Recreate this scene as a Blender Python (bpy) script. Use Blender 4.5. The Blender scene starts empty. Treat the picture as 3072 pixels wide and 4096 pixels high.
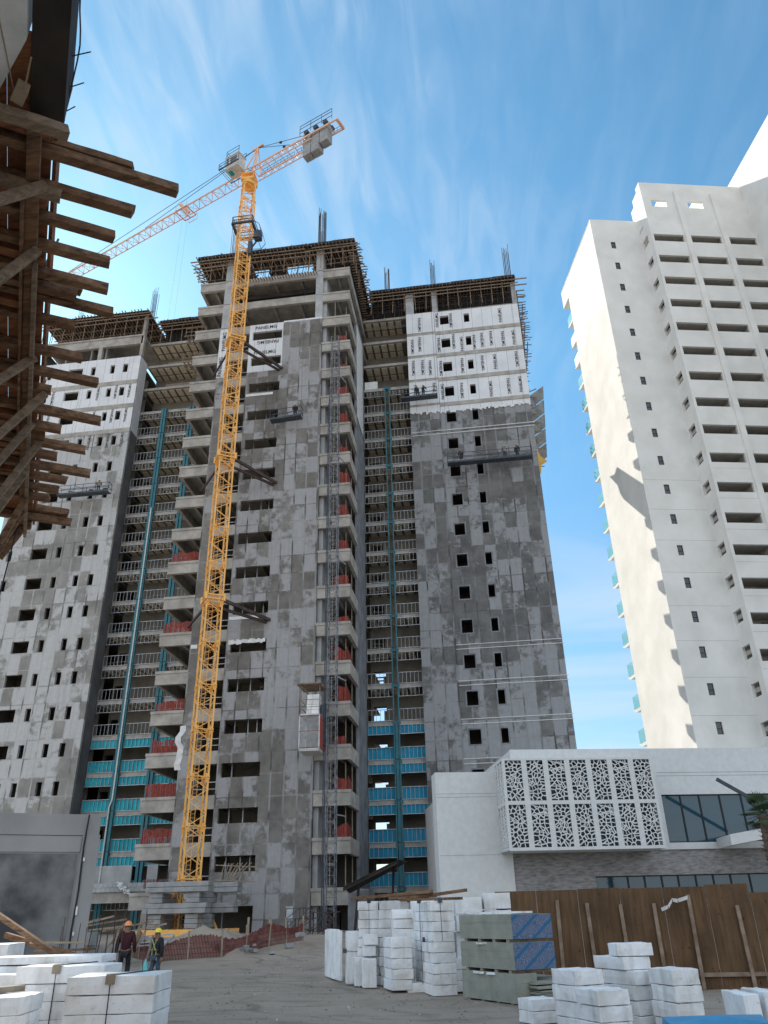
import bpy, math, random
from mathutils import Vector, Matrix, noise
R = math.radians
random.seed(7)
S = bpy.context.scene
COL = S.collection

# ------------------------------------------------------------------ camera, sky, sun, exposure
def make_camera():
    t, r, yaw = R(27.55), R(-1.404), R(7.17)
    fw = Vector((-math.sin(yaw)*math.cos(t), math.cos(yaw)*math.cos(t), math.sin(t)))
    rt = Vector((math.cos(yaw), math.sin(yaw), 0)); up = rt.cross(fw)
    rt2 = math.cos(r)*rt + math.sin(r)*up
    up2 = -math.sin(r)*rt + math.cos(r)*up
    cd = bpy.data.cameras.new('camera'); co = bpy.data.objects.new('camera', cd); COL.objects.link(co)
    m = Matrix((rt2, up2, -fw)).transposed().to_4x4(); m.translation = Vector((0, 0, 2.0))
    co.matrix_world = m
    cd.sensor_fit = 'HORIZONTAL'; cd.sensor_width = 36.0; cd.lens = 3080/3072*36.0
    cd.clip_start = 0.05; cd.clip_end = 6000
    S.camera = co
make_camera()
SUN = Vector((-0.4974, 0.6253, 0.6013)).normalized()
w = bpy.data.worlds.new("World"); S.world = w; w.use_nodes = True
def build_world():
    nt = w.node_tree; N = nt.nodes; L = nt.links; N.clear()
    out = N.new('ShaderNodeOutputWorld'); bg = N.new('ShaderNodeBackground'); bg.inputs[1].default_value = 0.145
    sky = N.new('ShaderNodeTexSky'); sky.sky_type = 'NISHITA'; sky.sun_disc = False
    sky.sun_elevation = math.asin(SUN.z); sky.sun_rotation = math.atan2(SUN.x, SUN.y)
    sky.air_density = 1.15; sky.dust_density = 0.3; sky.ozone_density = 2.5
    tc = N.new('ShaderNodeTexCoord'); sp = N.new('ShaderNodeSeparateXYZ'); L.new(tc.outputs['Generated'], sp.inputs[0])
    def M(op, a, b=None, c=None):
        n = N.new('ShaderNodeMath'); n.operation = op
        for i, v in enumerate((a, b, c)):
            if v is None: continue
            if isinstance(v, (int, float)): n.inputs[i].default_value = v
            else: L.new(v, n.inputs[i])
        return n.outputs[0]
    z = M('MAXIMUM', sp.outputs[2], 0.03)
    px = M('DIVIDE', sp.outputs[0], z); py = M('DIVIDE', sp.outputs[1], z)
    def band(sx, sy, det, off, lo, hi, dist=0.0):
        cb = N.new('ShaderNodeCombineXYZ'); L.new(M('MULTIPLY', px, sx), cb.inputs[0]); L.new(M('MULTIPLY', py, sy), cb.inputs[1]); cb.inputs[2].default_value = off
        n = N.new('ShaderNodeTexNoise'); n.inputs['Scale'].default_value = 1.0; n.inputs['Detail'].default_value = det; n.inputs['Distortion'].default_value = dist
        L.new(cb.outputs[0], n.inputs['Vector'])
        mr = N.new('ShaderNodeMapRange'); mr.inputs[1].default_value = lo; mr.inputs[2].default_value = hi; mr.interpolation_type = 'SMOOTHSTEP'; L.new(n.outputs[0], mr.inputs[0])
        return mr.outputs[0]
    fine = band(22.0, 4.6, 4.0, 3.0, 0.32, 0.74, 0.9)
    mid = band(7.0, 3.0, 4.0, 9.0, 0.25, 0.78, 1.2)
    big = band(2.0, 2.2, 5.0, 1.7, 0.34, 0.66, 0.9)
    streaks = M('MULTIPLY', M('ADD', M('MULTIPLY', fine, 0.62), M('MULTIPLY', mid, 0.30)), M('ADD', M('MULTIPLY', big, 0.85), 0.12))
    low = M('MULTIPLY', band(0.55, 1.1, 4.0, 5.3, 0.34, 0.70, 0.9), 0.8)          # soft veil low over the sea
    lowm = N.new('ShaderNodeMapRange'); L.new(sp.outputs[2], lowm.inputs[0]); lowm.inputs[1].default_value = 0.5; lowm.inputs[2].default_value = 0.28; lowm.interpolation_type = 'SMOOTHSTEP'
    hi = N.new('ShaderNodeMapRange'); L.new(sp.outputs[2], hi.inputs[0]); hi.inputs[1].default_value = 0.42; hi.inputs[2].default_value = 0.75; hi.interpolation_type = 'SMOOTHSTEP'
    west = N.new('ShaderNodeMapRange'); L.new(sp.outputs[0], west.inputs[0]); west.inputs[1].default_value = 0.25; west.inputs[2].default_value = -0.35
    west.inputs[3].default_value = 0.12; west.inputs[4].default_value = 1.0
    veil = M('ADD', M('MULTIPLY', M('MULTIPLY', streaks, M('ADD', M('MULTIPLY', hi.outputs[0], 0.85), 0.15)), west.outputs[0]), M('MULTIPLY', low, lowm.outputs[0]))
    veil = M('MINIMUM', M('MULTIPLY', veil, 0.9), 0.85)
    mx = N.new('ShaderNodeMix'); mx.data_type = 'RGBA'; L.new(veil, mx.inputs[0]); mx.inputs[7].default_value = (2.9, 3.5, 4.15, 1)
    tn = N.new('ShaderNodeMix'); tn.data_type = 'RGBA'; tn.blend_type = 'MULTIPLY'; tn.inputs[0].default_value = 1.0; L.new(sky.outputs[0], tn.inputs[6])
    el = N.new('ShaderNodeMapRange'); L.new(sp.outputs[2], el.inputs[0]); el.inputs[1].default_value = 0.12; el.inputs[2].default_value = 0.62
    tm = N.new('ShaderNodeMix'); tm.data_type = 'RGBA'; L.new(el.outputs[0], tm.inputs[0]); tm.inputs[6].default_value = (0.50, 0.56, 0.62, 1); tm.inputs[7].default_value = (0.49, 0.79, 0.79, 1)
    L.new(tm.outputs[2], tn.inputs[7]); L.new(tn.outputs[2], mx.inputs[6])
    # bright cloud added to the unseen sky behind the camera to lift shaded sides
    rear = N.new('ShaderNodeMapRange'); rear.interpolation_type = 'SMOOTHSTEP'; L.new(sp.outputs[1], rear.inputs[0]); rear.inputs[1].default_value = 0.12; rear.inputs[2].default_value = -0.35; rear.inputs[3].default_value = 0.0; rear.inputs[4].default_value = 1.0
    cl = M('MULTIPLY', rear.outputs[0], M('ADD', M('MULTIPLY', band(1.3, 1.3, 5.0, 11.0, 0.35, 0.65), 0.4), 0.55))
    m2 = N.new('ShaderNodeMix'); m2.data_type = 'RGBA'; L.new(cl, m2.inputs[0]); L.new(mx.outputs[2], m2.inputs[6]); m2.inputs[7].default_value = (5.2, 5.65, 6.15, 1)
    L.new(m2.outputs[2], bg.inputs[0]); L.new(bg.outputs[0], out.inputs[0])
build_world()
sl = bpy.data.lights.new('sun', 'SUN'); sl.energy = 4.2; sl.angle = R(0.53); sl.color = (1.0, 0.93, 0.82)
so = bpy.data.objects.new('sun', sl); COL.objects.link(so); so.rotation_euler = (-SUN).to_track_quat('-Z', 'Y').to_euler(); so.location = SUN*300
S.view_settings.view_transform = 'Standard'; S.view_settings.look = 'None'; S.view_settings.gamma = 1.0; S.view_settings.use_curve_mapping = False
S.view_settings.exposure = 0.75

# ------------------------------------------------------------------ materials
class NT:
    def __init__(s, name, rough=0.85, metal=0.0, spec=0.3):
        s.m = bpy.data.materials.new(name); s.m.use_nodes = True; s.N = s.m.node_tree.nodes; s.L = s.m.node_tree.links
        s.b = s.N['Principled BSDF']; s.b.inputs['Roughness'].default_value = rough; s.b.inputs['Metallic'].default_value = metal
        s.b.inputs['Specular IOR Level'].default_value = spec
        g = s.N.new('ShaderNodeNewGeometry'); s.pos = g.outputs['Position']
        sp = s.N.new('ShaderNodeSeparateXYZ'); s.L.new(s.pos, sp.inputs[0]); s.x, s.y, s.z = sp.outputs
    def M(s, op, a, b=None, c=None):
        n = s.N.new('ShaderNodeMath'); n.operation = op
        for i, v in enumerate((a, b, c)):
            if v is None: continue
            if isinstance(v, (int, float)): n.inputs[i].default_value = v
            else: s.L.new(v, n.inputs[i])
        return n.outputs[0]
    def xyz(s, a, b, c):
        n = s.N.new('ShaderNodeCombineXYZ')
        for i, v in enumerate((a, b, c)):
            if isinstance(v, (int, float)): n.inputs[i].default_value = v
            else: s.L.new(v, n.inputs[i])
        return n.outputs[0]
    def noise(s, scale, detail=3, vec=None, rough=0.55, dist=0):
        n = s.N.new('ShaderNodeTexNoise'); n.inputs['Scale'].default_value = scale; n.inputs['Detail'].default_value = detail; n.inputs['Roughness'].default_value = rough; n.inputs['Distortion'].default_value = dist
        s.L.new(vec or s.pos, n.inputs['Vector']); return n.outputs[0]
    def white(s, vec):
        n = s.N.new('ShaderNodeTexWhiteNoise'); n.noise_dimensions = '3D'; s.L.new(vec, n.inputs['Vector']); return n.outputs[0]
    def rng(s, v, a, b, c=0.0, d=1.0, smooth=False):
        n = s.N.new('ShaderNodeMapRange'); n.inputs[1].default_value = a; n.inputs[2].default_value = b; n.inputs[3].default_value = c; n.inputs[4].default_value = d
        if smooth: n.interpolation_type = 'SMOOTHSTEP'
        s.L.new(v, n.inputs[0]); return n.outputs[0]
    def mix(s, f, a, b):
        n = s.N.new('ShaderNodeMix'); n.data_type = 'RGBA'
        if isinstance(f, (int, float)): n.inputs[0].default_value = f
        else: s.L.new(f, n.inputs[0])
        for i, v in ((6, a), (7, b)):
            if isinstance(v, tuple): n.inputs[i].default_value = (*v[:3], 1)
            else: s.L.new(v, n.inputs[i])
        return n.outputs[2]
    def bump(s, h, strength=0.3, dist=0.02):
        n = s.N.new('ShaderNodeBump'); n.inputs['Strength'].default_value = strength; n.inputs['Distance'].default_value = dist
        s.L.new(h, n.inputs['Height']); s.L.new(n.outputs[0], s.b.inputs['Normal'])
    def col(s, c):
        if isinstance(c, tuple): s.b.inputs['Base Color'].default_value = (*c[:3], 1)
        else: s.L.new(c, s.b.inputs['Base Color'])
        return s.m
def mottled(name, a, b, scale=1.5, rough=0.85, bump=0.0, detail=5, lo=0.35, hi=0.65, bs=25, metal=0.0, spec=0.3):
    t = NT(name, rough, metal, spec); n = t.noise(scale, detail)
    if bump: t.bump(t.noise(bs, 4), bump)
    return t.col(t.mix(t.rng(n, lo, hi), a, b))
def plaster(name, dark, light, warm, cx=1.22, seed=0.0):
    """rendered foam panel wall: joints every panel, ragged patches of finished and unfinished render"""
    t = NT(name, 0.95, 0, 0.15)
    wob = t.M('MULTIPLY', t.M('SUBTRACT', t.noise(2.6, 5), 0.5), 0.34); wob2 = t.M('MULTIPLY', t.M('SUBTRACT', t.noise(3.3, 5, t.xyz(t.z, t.x, 7.0)), 0.5), 0.5)
    u = t.M('DIVIDE', t.M('ADD', t.M('ADD', t.x, 100+seed), wob), cx); v = t.M('DIVIDE', t.M('ADD', t.z, wob2), 1.795)
    u0 = t.M('DIVIDE', t.M('ADD', t.x, 100+seed), cx); v0 = t.M('DIVIDE', t.z, 1.795)
    cell = t.white(t.xyz(t.M('FLOOR', u), t.M('FLOOR', v), seed+3.0))
    patch = t.noise(0.13, 2, t.xyz(t.x, t.M('MULTIPLY', t.z, 0.7), seed))
    rag = t.noise(1.1, 8, None, 0.68)
    q = t.M('ADD', t.M('ADD', t.M('MULTIPLY', cell, 0.44), t.M('MULTIPLY', patch, 1.10)), t.M('MULTIPLY', rag, 0.95))
    bay = t.white(t.xyz(t.M('FLOOR', t.M('DIVIDE', t.M('ADD', u, 0.0), 3.0)), t.M('FLOOR', t.M('DIVIDE', v, 2.0)), seed+8.0)); q = t.M('ADD', q, t.M('MULTIPLY', t.M('SUBTRACT', bay, 0.5), 0.32))
    mask = t.rng(q, 1.20, 1.36, 0, 1, True)
    base = t.mix(t.rng(t.noise(0.5, 9, None, 0.65), 0.36, 0.64), dark, warm)
    soft = t.mix(t.rng(t.noise(2.0, 7, None, 0.7), 0.3, 0.7), tuple(0.6*a+0.4*b for a, b in zip(light, warm)), light)
    colr = t.mix(mask, base, soft)
    st = t.noise(1.0, 4, t.xyz(t.M('MULTIPLY', t.x, 4.0), 0.0, t.M('MULTIPLY', t.z, 0.25)))
    colr = t.mix(t.rng(st, 0.5, 0.75, 0, 0.22), colr, tuple(c*0.6 for c in dark))
    wj = t.M('MULTIPLY', t.M('SUBTRACT', t.noise(3.0, 3), 0.5), 0.05)
    fx = t.M('FRACT', t.M('ADD', u0, wj)); jx = t.M('MINIMUM', fx, t.M('SUBTRACT', 1.0, fx))
    fz = t.M('FRACT', t.M('ADD', v0, wj)); jz = t.M('MINIMUM', fz, t.M('SUBTRACT', 1.0, fz))
    j = t.M('MAXIMUM', t.rng(jx, 0.04, 0.075, 1, 0), t.M('MULTIPLY', t.rng(jz, 0.015, 0.045, 1, 0), 0.65))
    jn = t.M('MULTIPLY', j, t.rng(t.noise(0.4, 3), 0.32, 0.56, 0.15, 1.0))
    jc = t.mix(t.rng(t.noise(0.3, 2, t.xyz(t.x, 3.0, t.z)), 0.44, 0.52), tuple(c*0.72 for c in dark), tuple(0.5*a+0.5*b for a, b in zip(light, warm)))
    colr = t.mix(jn, colr, jc)
    t.bump(t.M('ADD', t.noise(7, 7), t.M('MULTIPLY', mask, 0.6)), 0.4, 0.03)
    return t.col(colr)
def boardmat():
    t = NT('foam_panel_skin', 0.7, 0, 0.2)
    g = t.M('FRACT', t.M('DIVIDE', t.M('ADD', t.x, 100.3), 1.22)); g2 = t.M('FRACT', t.M('DIVIDE', t.M('ADD', t.x, 100.3), 0.305)); h2 = t.M('FRACT', t.M('DIVIDE', t.z, 0.4))
    seam = t.rng(t.M('MINIMUM', g, t.M('SUBTRACT', 1.0, g)), 0.008, 0.016, 1, 0)
    tick = t.M('MULTIPLY', t.rng(h2, 0.04, 0.06, 1, 0), t.rng(t.noise(2.0, 2), 0.45, 0.6))
    wire = t.M('MULTIPLY', t.rng(g2, 0.02, 0.04, 1, 0), t.rng(t.noise(1.3, 2, t.xyz(t.z, 2.0, t.x)), 0.5, 0.62))
    c = t.mix(t.rng(t.noise(0.6, 5), 0.3, 0.7), (0.62, 0.635, 0.66), (0.74, 0.75, 0.76))
    c = t.mix(t.M('MULTIPLY', t.M('MAXIMUM', tick, wire), 0.45), c, (0.3, 0.3, 0.31))
    return t.col(t.mix(seam, c, (0.22, 0.22, 0.23)))
def woodmat(name, a, b, c, sx=0.22, rough=0.8):
    t = NT(name, rough, 0, 0.2)
    tc = t.N.new('ShaderNodeTexCoord'); o = tc.outputs['Object']
    mp = t.N.new('ShaderNodeMapping'); mp.inputs['Rotation'].default_value = (0, 0, R(-31)); mp.inputs['Scale'].default_value = (sx, 1.0, 1.0); t.L.new(o, mp.inputs[0]); g = t.noise(14.0, 7, mp.outputs[0], 0.75); g2 = t.noise(1.2, 3, o)
    t.bump(t.noise(40, 4, o), 0.35, 0.004)
    return t.col(t.mix(t.rng(g, 0.35, 0.66), t.mix(t.rng(g2, 0.3, 0.7), a, b), c))
MT = {}
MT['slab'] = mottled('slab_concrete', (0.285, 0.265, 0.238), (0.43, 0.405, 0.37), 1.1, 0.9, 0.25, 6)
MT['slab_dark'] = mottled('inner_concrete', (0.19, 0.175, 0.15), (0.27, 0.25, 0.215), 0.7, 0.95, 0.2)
MT['column'] = mottled('column_concrete', (0.33, 0.34, 0.345), (0.45, 0.455, 0.46), 0.9, 0.9, 0.2)
MT['plaster_mid'] = plaster('render_central', (0.135, 0.127, 0.118), (0.36, 0.36, 0.372), (0.23, 0.218, 0.202), 1.15, 1.0)
MT['plaster_right'] = plaster('render_right', (0.105, 0.103, 0.102), (0.30, 0.308, 0.32), (0.180, 0.177, 0.172), 1.22, 5.0)
MT['plaster_left'] = plaster('render_left', (0.21, 0.205, 0.195), (0.50, 0.505, 0.51), (0.32, 0.31, 0.29), 1.25, 9.0)
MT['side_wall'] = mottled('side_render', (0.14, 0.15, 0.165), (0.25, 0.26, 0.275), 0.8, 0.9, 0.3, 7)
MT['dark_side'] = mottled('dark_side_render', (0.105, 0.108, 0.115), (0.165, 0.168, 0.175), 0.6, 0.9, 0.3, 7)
MT['foam_panel'] = boardmat()
MT['ink'] = mottled('stencil_ink', (0.03, 0.03, 0.035), (0.16, 0.16, 0.17), 5, 0.9, lo=0.4, hi=0.75)
MT['galv'] = mottled('galvanised_stud', (0.33, 0.35, 0.37), (0.50, 0.52, 0.54), 2.0, 0.45, metal=0.35)
MT['sheath'] = mottled('teal_sheathing', (0.010, 0.27, 0.34), (0.03, 0.40, 0.48), 0.8, 0.7)
MT['sheath_blue'] = mottled('blue_sheathing', (0.012, 0.20, 0.34), (0.02, 0.27, 0.42), 0.8, 0.7)
MT['teal_steel'] = mottled('teal_steel', (0.010, 0.12, 0.155), (0.022, 0.17, 0.21), 1.5, 0.5, spec=0.5)
MT['block'] = mottled('coffer_block', (0.62, 0.55, 0.43), (0.78, 0.71, 0.58), 2.0, 0.9)
MT['rib'] = mottled('rib_concrete', (0.13, 0.105, 0.08), (0.19, 0.16, 0.125), 1.0, 0.9)
MT['cream'] = mottled('cream_block', (0.62, 0.55, 0.40), (0.75, 0.68, 0.52), 2.0, 0.9)
MT['brick'] = mottled('pinkish_block', (0.34, 0.25, 0.20), (0.42, 0.37, 0.32), 2.5, 0.9)
MT['timber'] = mottled('site_timber', (0.17, 0.12, 0.085), (0.31, 0.235, 0.175), 3.0, 0.85)
MT['timber_dark'] = mottled('dark_form_board', (0.018, 0.016, 0.016), (0.045, 0.038, 0.034), 1.5, 0.8)
MT['timber_pale'] = mottled('weathered_timber', (0.24, 0.19, 0.14), (0.36, 0.30, 0.23), 3.0, 0.85)
MT['near_wood'] = woodmat('near_beam_timber', (0.20, 0.112, 0.065), (0.33, 0.20, 0.12), (0.06, 0.035, 0.022))
MT['near_wood_grey'] = woodmat('near_grey_timber', (0.25, 0.19, 0.14), (0.36, 0.28, 0.21), (0.11, 0.08, 0.058))
MT['near_board'] = woodmat('near_soffit_board', (0.24, 0.10, 0.05), (0.36, 0.165, 0.085), (0.10, 0.042, 0.022))
MT['rust'] = mottled('rusty_rebar', (0.045, 0.04, 0.045), (0.11, 0.07, 0.055), 4, 0.8)
MT['crane'] = mottled('crane_yellow', (0.80, 0.40, 0.085), (0.90, 0.50, 0.15), 1.2, 0.5, spec=0.4)
MT['crane_top'] = mottled('crane_veiled_orange', (0.70, 0.40, 0.26), (0.80, 0.50, 0.36), 1.2, 0.55, spec=0.4)  # paler orange, the sun's glare veil painted into the upper crane
MT['cab'] = mottled('cab_paint', (0.46, 0.47, 0.45), (0.60, 0.60, 0.57), 1.5, 0.5)
MT['dark_steel'] = mottled('dark_steel', (0.035, 0.045, 0.06), (0.075, 0.085, 0.10), 3, 0.5)
MT['brown_steel'] = mottled('brown_steel', (0.045, 0.03, 0.028), (0.09, 0.06, 0.05), 3, 0.6)
MT['steel'] = mottled('hoist_steel', (0.30, 0.31, 0.33), (0.48, 0.49, 0.51), 3, 0.5, metal=0.3)
MT['mast_steel'] = mottled('weathered_mast_steel', (0.11, 0.115, 0.13), (0.26, 0.27, 0.29), 3, 0.55, metal=0.2)
MT['net'] = mottled('orange_net', (0.20, 0.042, 0.033), (0.38, 0.08, 0.06), 6, 0.8)
MT['ground_net'] = mottled('dusty_red_net', (0.10, 0.035, 0.03), (0.20, 0.065, 0.052), 3, 0.85)
MT['screen_back'] = mottled('screen_back', (0.03, 0.05, 0.065), (0.07, 0.10, 0.12), 1.0, 0.4)
MT['tower_white'] = mottled('tower_white_render', (0.66, 0.65, 0.615), (0.76, 0.75, 0.72), 0.35, 0.9, 0.2, 9, bs=8)
MT['podium_white'] = mottled('podium_white_render', (0.58, 0.59, 0.585), (0.64, 0.65, 0.645), 3.0, 0.9, 0.2, 6)
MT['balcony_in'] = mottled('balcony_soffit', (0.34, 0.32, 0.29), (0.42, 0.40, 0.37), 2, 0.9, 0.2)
MT['joint'] = mottled('shadow_joint', (0.22, 0.22, 0.215), (0.28, 0.28, 0.275), 3, 0.9)
def glass(name, c, rough=0.06, spec=0.8):
    t = NT(name, rough, 0, spec); t.bump(t.noise(0.35, 2), 0.03, 0.05); return t.col(c)
MT['glass'] = glass('dark_window_glass', (0.012, 0.016, 0.022))
MT['glass_blue'] = glass('curtain_glass', (0.02, 0.06, 0.085), 0.04, 0.7)
MT['frame'] = mottled('black_frame', (0.012, 0.014, 0.018), (0.02, 0.022, 0.026), 3, 0.5)
def clearglass():
    t = NT('balcony_glass', 0.05, 0, 0.6); t.b.inputs['Alpha'].default_value = 0.55; return t.col((0.22, 0.55, 0.62))
MT['rail_glass'] = clearglass()
def stonemat():
    t = NT('stacked_stone', 0.9, 0, 0.2)
    n = t.noise(1.0, 4, t.xyz(t.M('MULTIPLY', t.x, 2.2), t.M('MULTIPLY', t.y, 2.2), t.M('MULTIPLY', t.z, 9.0)))
    n2 = t.noise(1.0, 2, t.xyz(t.M('MULTIPLY', t.x, 1.1), 0.0, t.M('MULTIPLY', t.z, 4.0)))
    t.bump(n, 0.6, 0.03)
    return t.col(t.mix(t.rng(n, 0.3, 0.7), t.mix(t.rng(n2, 0.35, 0.65), (0.13, 0.125, 0.13), (0.22, 0.20, 0.19)), (0.36, 0.35, 0.345)))
MT['stone'] = stonemat()
def foammat():
    t = NT('white_foam', 0.85, 0, 0.2); oi = t.N.new('ShaderNodeObjectInfo')
    g = t.noise(1.6, 5); g2 = t.noise(60, 3)
    t.bump(t.M('ADD', g2, t.noise(6, 3)), 0.45, 0.012)
    c = t.mix(oi.outputs['Random'], (0.80, 0.81, 0.825), (0.90, 0.905, 0.91))
    c = t.mix(t.rng(g, 0.46, 0.72, 0, 0.75), c, (0.55, 0.52, 0.47)); c = t.mix(t.rng(t.noise(1.0, 4, t.xyz(t.M('MULTIPLY', t.x, 5), t.M('MULTIPLY', t.y, 5), t.M('MULTIPLY', t.z, 0.8))), 0.52, 0.7, 0, 0.35), c, (0.42, 0.39, 0.35))
    c = t.mix(t.rng(t.noise(14, 5), 0.60, 0.72, 0, 0.45), c, (0.45, 0.43, 0.40))
    return t.col(t.mix(t.rng(g2, 0.55, 0.75, 0, 0.3), c, (0.5, 0.5, 0.5)))
MT['foam'] = foammat()
def plymat():
    t = NT('weathered_plywood', 0.85, 0, 0.2)
    g = t.noise(1.0, 6, t.xyz(t.M('MULTIPLY', t.x, 9.0), t.M('MULTIPLY', t.y, 9.0), t.M('MULTIPLY', t.z, 0.8)), 0.65)
    sp = t.noise(1.0, 2, t.xyz(t.M('MULTIPLY', t.x, 11), t.M('MULTIPLY', t.y, 11), t.M('MULTIPLY', t.z, 7)))
    pn = t.white(t.xyz(t.M('FLOOR', t.M('DIVIDE', t.x, 1.22)), 0.0, 0.0))
    c = t.mix(t.rng(g, 0.3, 0.7), (0.072, 0.042, 0.023), (0.185, 0.108, 0.058))
    c = t.mix(t.M('MULTIPLY', pn, 0.4), c, (0.17, 0.105, 0.06)); c = t.mix(t.rng(t.noise(0.9, 4), 0.45, 0.7, 0, 0.5), c, (0.055, 0.035, 0.022))
    return t.col(t.mix(t.rng(sp, 0.66, 0.72, 0, 0.8), c, (0.03, 0.017, 0.01)))
MT['ply'] = plymat()
def gypmat():
    t = NT('plasterboard_edge', 0.85, 0, 0.2)
    f = t.M('FRACT', t.M('DIVIDE', t.z, 0.026)); n = t.noise(3, 4)
    c = t.mix(t.rng(n, 0.3, 0.7), (0.27, 0.285, 0.24), (0.38, 0.385, 0.33))
    t.bump(f, 0.4, 0.004)
    return t.col(t.mix(t.rng(f, 0.08, 0.2, 0.7, 0), c, (0.12, 0.12, 0.10)))
MT['gyp'] = gypmat()
def gyptape():
    t = NT('plasterboard_end_tape', 0.75, 0, 0.2)
    f = t.M('FRACT', t.M('DIVIDE', t.z, 0.026)); s = t.M('ADD', t.x, t.M('MULTIPLY', t.y, 1.0))
    lab = t.noise(1.0, 1, t.xyz(t.M('MULTIPLY', s, 42), t.M('MULTIPLY', t.M('FLOOR', t.M('DIVIDE', t.z, 0.026)), 3.1), 0.0))
    diag = t.M('FRACT', t.M('ADD', t.M('MULTIPLY', s, 1.2), t.M('MULTIPLY', t.M('FLOOR', t.M('DIVIDE', t.z, 0.026)), -0.062)))
    c = t.mix(t.rng(lab, 0.40, 0.60), (0.20, 0.24, 0.32), (0.07, 0.11, 0.21))
    c = t.mix(t.rng(diag, 0.78, 0.82, 0, 1), c, (0.03, 0.14, 0.28))
    return t.col(t.mix(t.rng(f, 0.06, 0.16, 0.7, 0), c, (0.05, 0.07, 0.12)))
MT['gyp_tape'] = gyptape()
def dirt():
    t = NT('dusty_ground', 0.95, 0, 0.15)
    a = t.noise(0.25, 6); b = t.noise(5, 6); st = t.noise(1.0, 5, t.xyz(t.M('MULTIPLY', t.x, 0.5), t.M('MULTIPLY', t.y, 1.6), 0.0))
    c = t.mix(t.rng(a, 0.3, 0.7), (0.30, 0.25, 0.205), (0.40, 0.34, 0.28))
    c = t.mix(t.rng(st, 0.52, 0.66, 0, 0.55), c, (0.19, 0.158, 0.13))
    c = t.mix(t.rng(b, 0.56, 0.70, 0, 0.5), c, (0.40, 0.35, 0.30))
    a_ = t.M('ADD', t.M('MULTIPLY', t.x, 0.86), t.M('MULTIPLY', t.y, 0.5)); w_ = t.M('MULTIPLY', t.M('SUBTRACT', t.noise(0.12, 2), 0.5), 9.0)
    rut = t.M('FRACT', t.M('MULTIPLY', t.M('ADD', a_, w_), 0.42)); rut = t.M('MULTIPLY', t.rng(t.M('ABSOLUTE', t.M('SUBTRACT', rut, 0.5)), 0.0, 0.13, 1, 0, True), t.rng(t.noise(0.3, 3), 0.42, 0.6))
    c = t.mix(t.M('MULTIPLY', rut, 0.45), c, (0.11, 0.095, 0.082))
    t.bump(t.M('ADD', t.M('ADD', t.noise(3, 8), t.M('MULTIPLY', rut, -0.8)), t.M('MULTIPLY', t.noise(30, 4), 0.5)), 0.9, 0.07)
    return t.col(c)
MT['dirt'] = dirt()
MT['stones'] = mottled('loose_stones', (0.13, 0.115, 0.10), (0.38, 0.35, 0.31), 9, 0.95)
MT['litter'] = mottled('pale_litter', (0.45, 0.44, 0.42), (0.65, 0.64, 0.62), 5, 0.9)
MT['ballast'] = mottled('ballast_concrete', (0.24, 0.245, 0.245), (0.34, 0.345, 0.345), 1.6, 0.9, 0.3, 6)
MT['near_concrete'] = mottled('near_concrete', (0.42, 0.47, 0.50), (0.80, 0.84, 0.86), 1.6, 0.9, 0.4, 8)
MT['grey_wall'] = mottled('fresh_render_grey', (0.23, 0.228, 0.225), (0.31, 0.306, 0.30), 0.35, 0.9, 0.2, 5)
MT['grey_panel'] = mottled('patchy_dark_render', (0.06, 0.06, 0.062), (0.25, 0.25, 0.25), 0.55, 0.9, 0.35, 7, 0.38, 0.68)
MT['orange_hat'] = mottled('orange_hard_hat', (0.80, 0.25, 0.08), (0.85, 0.30, 0.10), 5, 0.35, spec=0.5)
MT['yellow_hat'] = mottled('yellow_hard_hat', (0.80, 0.62, 0.03), (0.85, 0.68, 0.05), 5, 0.35, spec=0.5)
MT['skin'] = mottled('skin', (0.20, 0.105, 0.065), (0.25, 0.135, 0.085), 9, 0.6)
MT['maroon'] = mottled('dark_maroon_cloth', (0.028, 0.010, 0.014), (0.055, 0.016, 0.022), 6, 0.9)
MT['black_cloth'] = mottled('black_cloth', (0.012, 0.013, 0.017), (0.03, 0.032, 0.038), 6, 0.9)
MT['jeans'] = mottled('blue_jeans', (0.035, 0.06, 0.10), (0.07, 0.10, 0.15), 8, 0.9)
MT['harness'] = mottled('yellow_green_webbing', (0.35, 0.38, 0.16), (0.5, 0.5, 0.25), 8, 0.8)
MT['bag'] = mottled('teal_plastic_bag', (0.10, 0.42, 0.45), (0.2, 0.55, 0.55), 6, 0.4)
MT['tarp'] = mottled('white_plastic', (0.6, 0.61, 0.6), (0.75, 0.75, 0.74), 3, 0.6)
MT['yellow_tarp'] = mottled('ochre_tarp', (0.62, 0.38, 0.08), (0.74, 0.48, 0.14), 1, 0.7)
MT['blue_tarp'] = mottled('blue_tarp', (0.005, 0.22, 0.45), (0.01, 0.3, 0.55), 2, 0.4)
MT['bark'] = mottled('palm_bark', (0.07, 0.05, 0.04), (0.15, 0.115, 0.09), 6, 0.95)
MT['frond'] = mottled('palm_frond', (0.035, 0.06, 0.03), (0.07, 0.11, 0.05), 2, 0.6)

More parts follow.
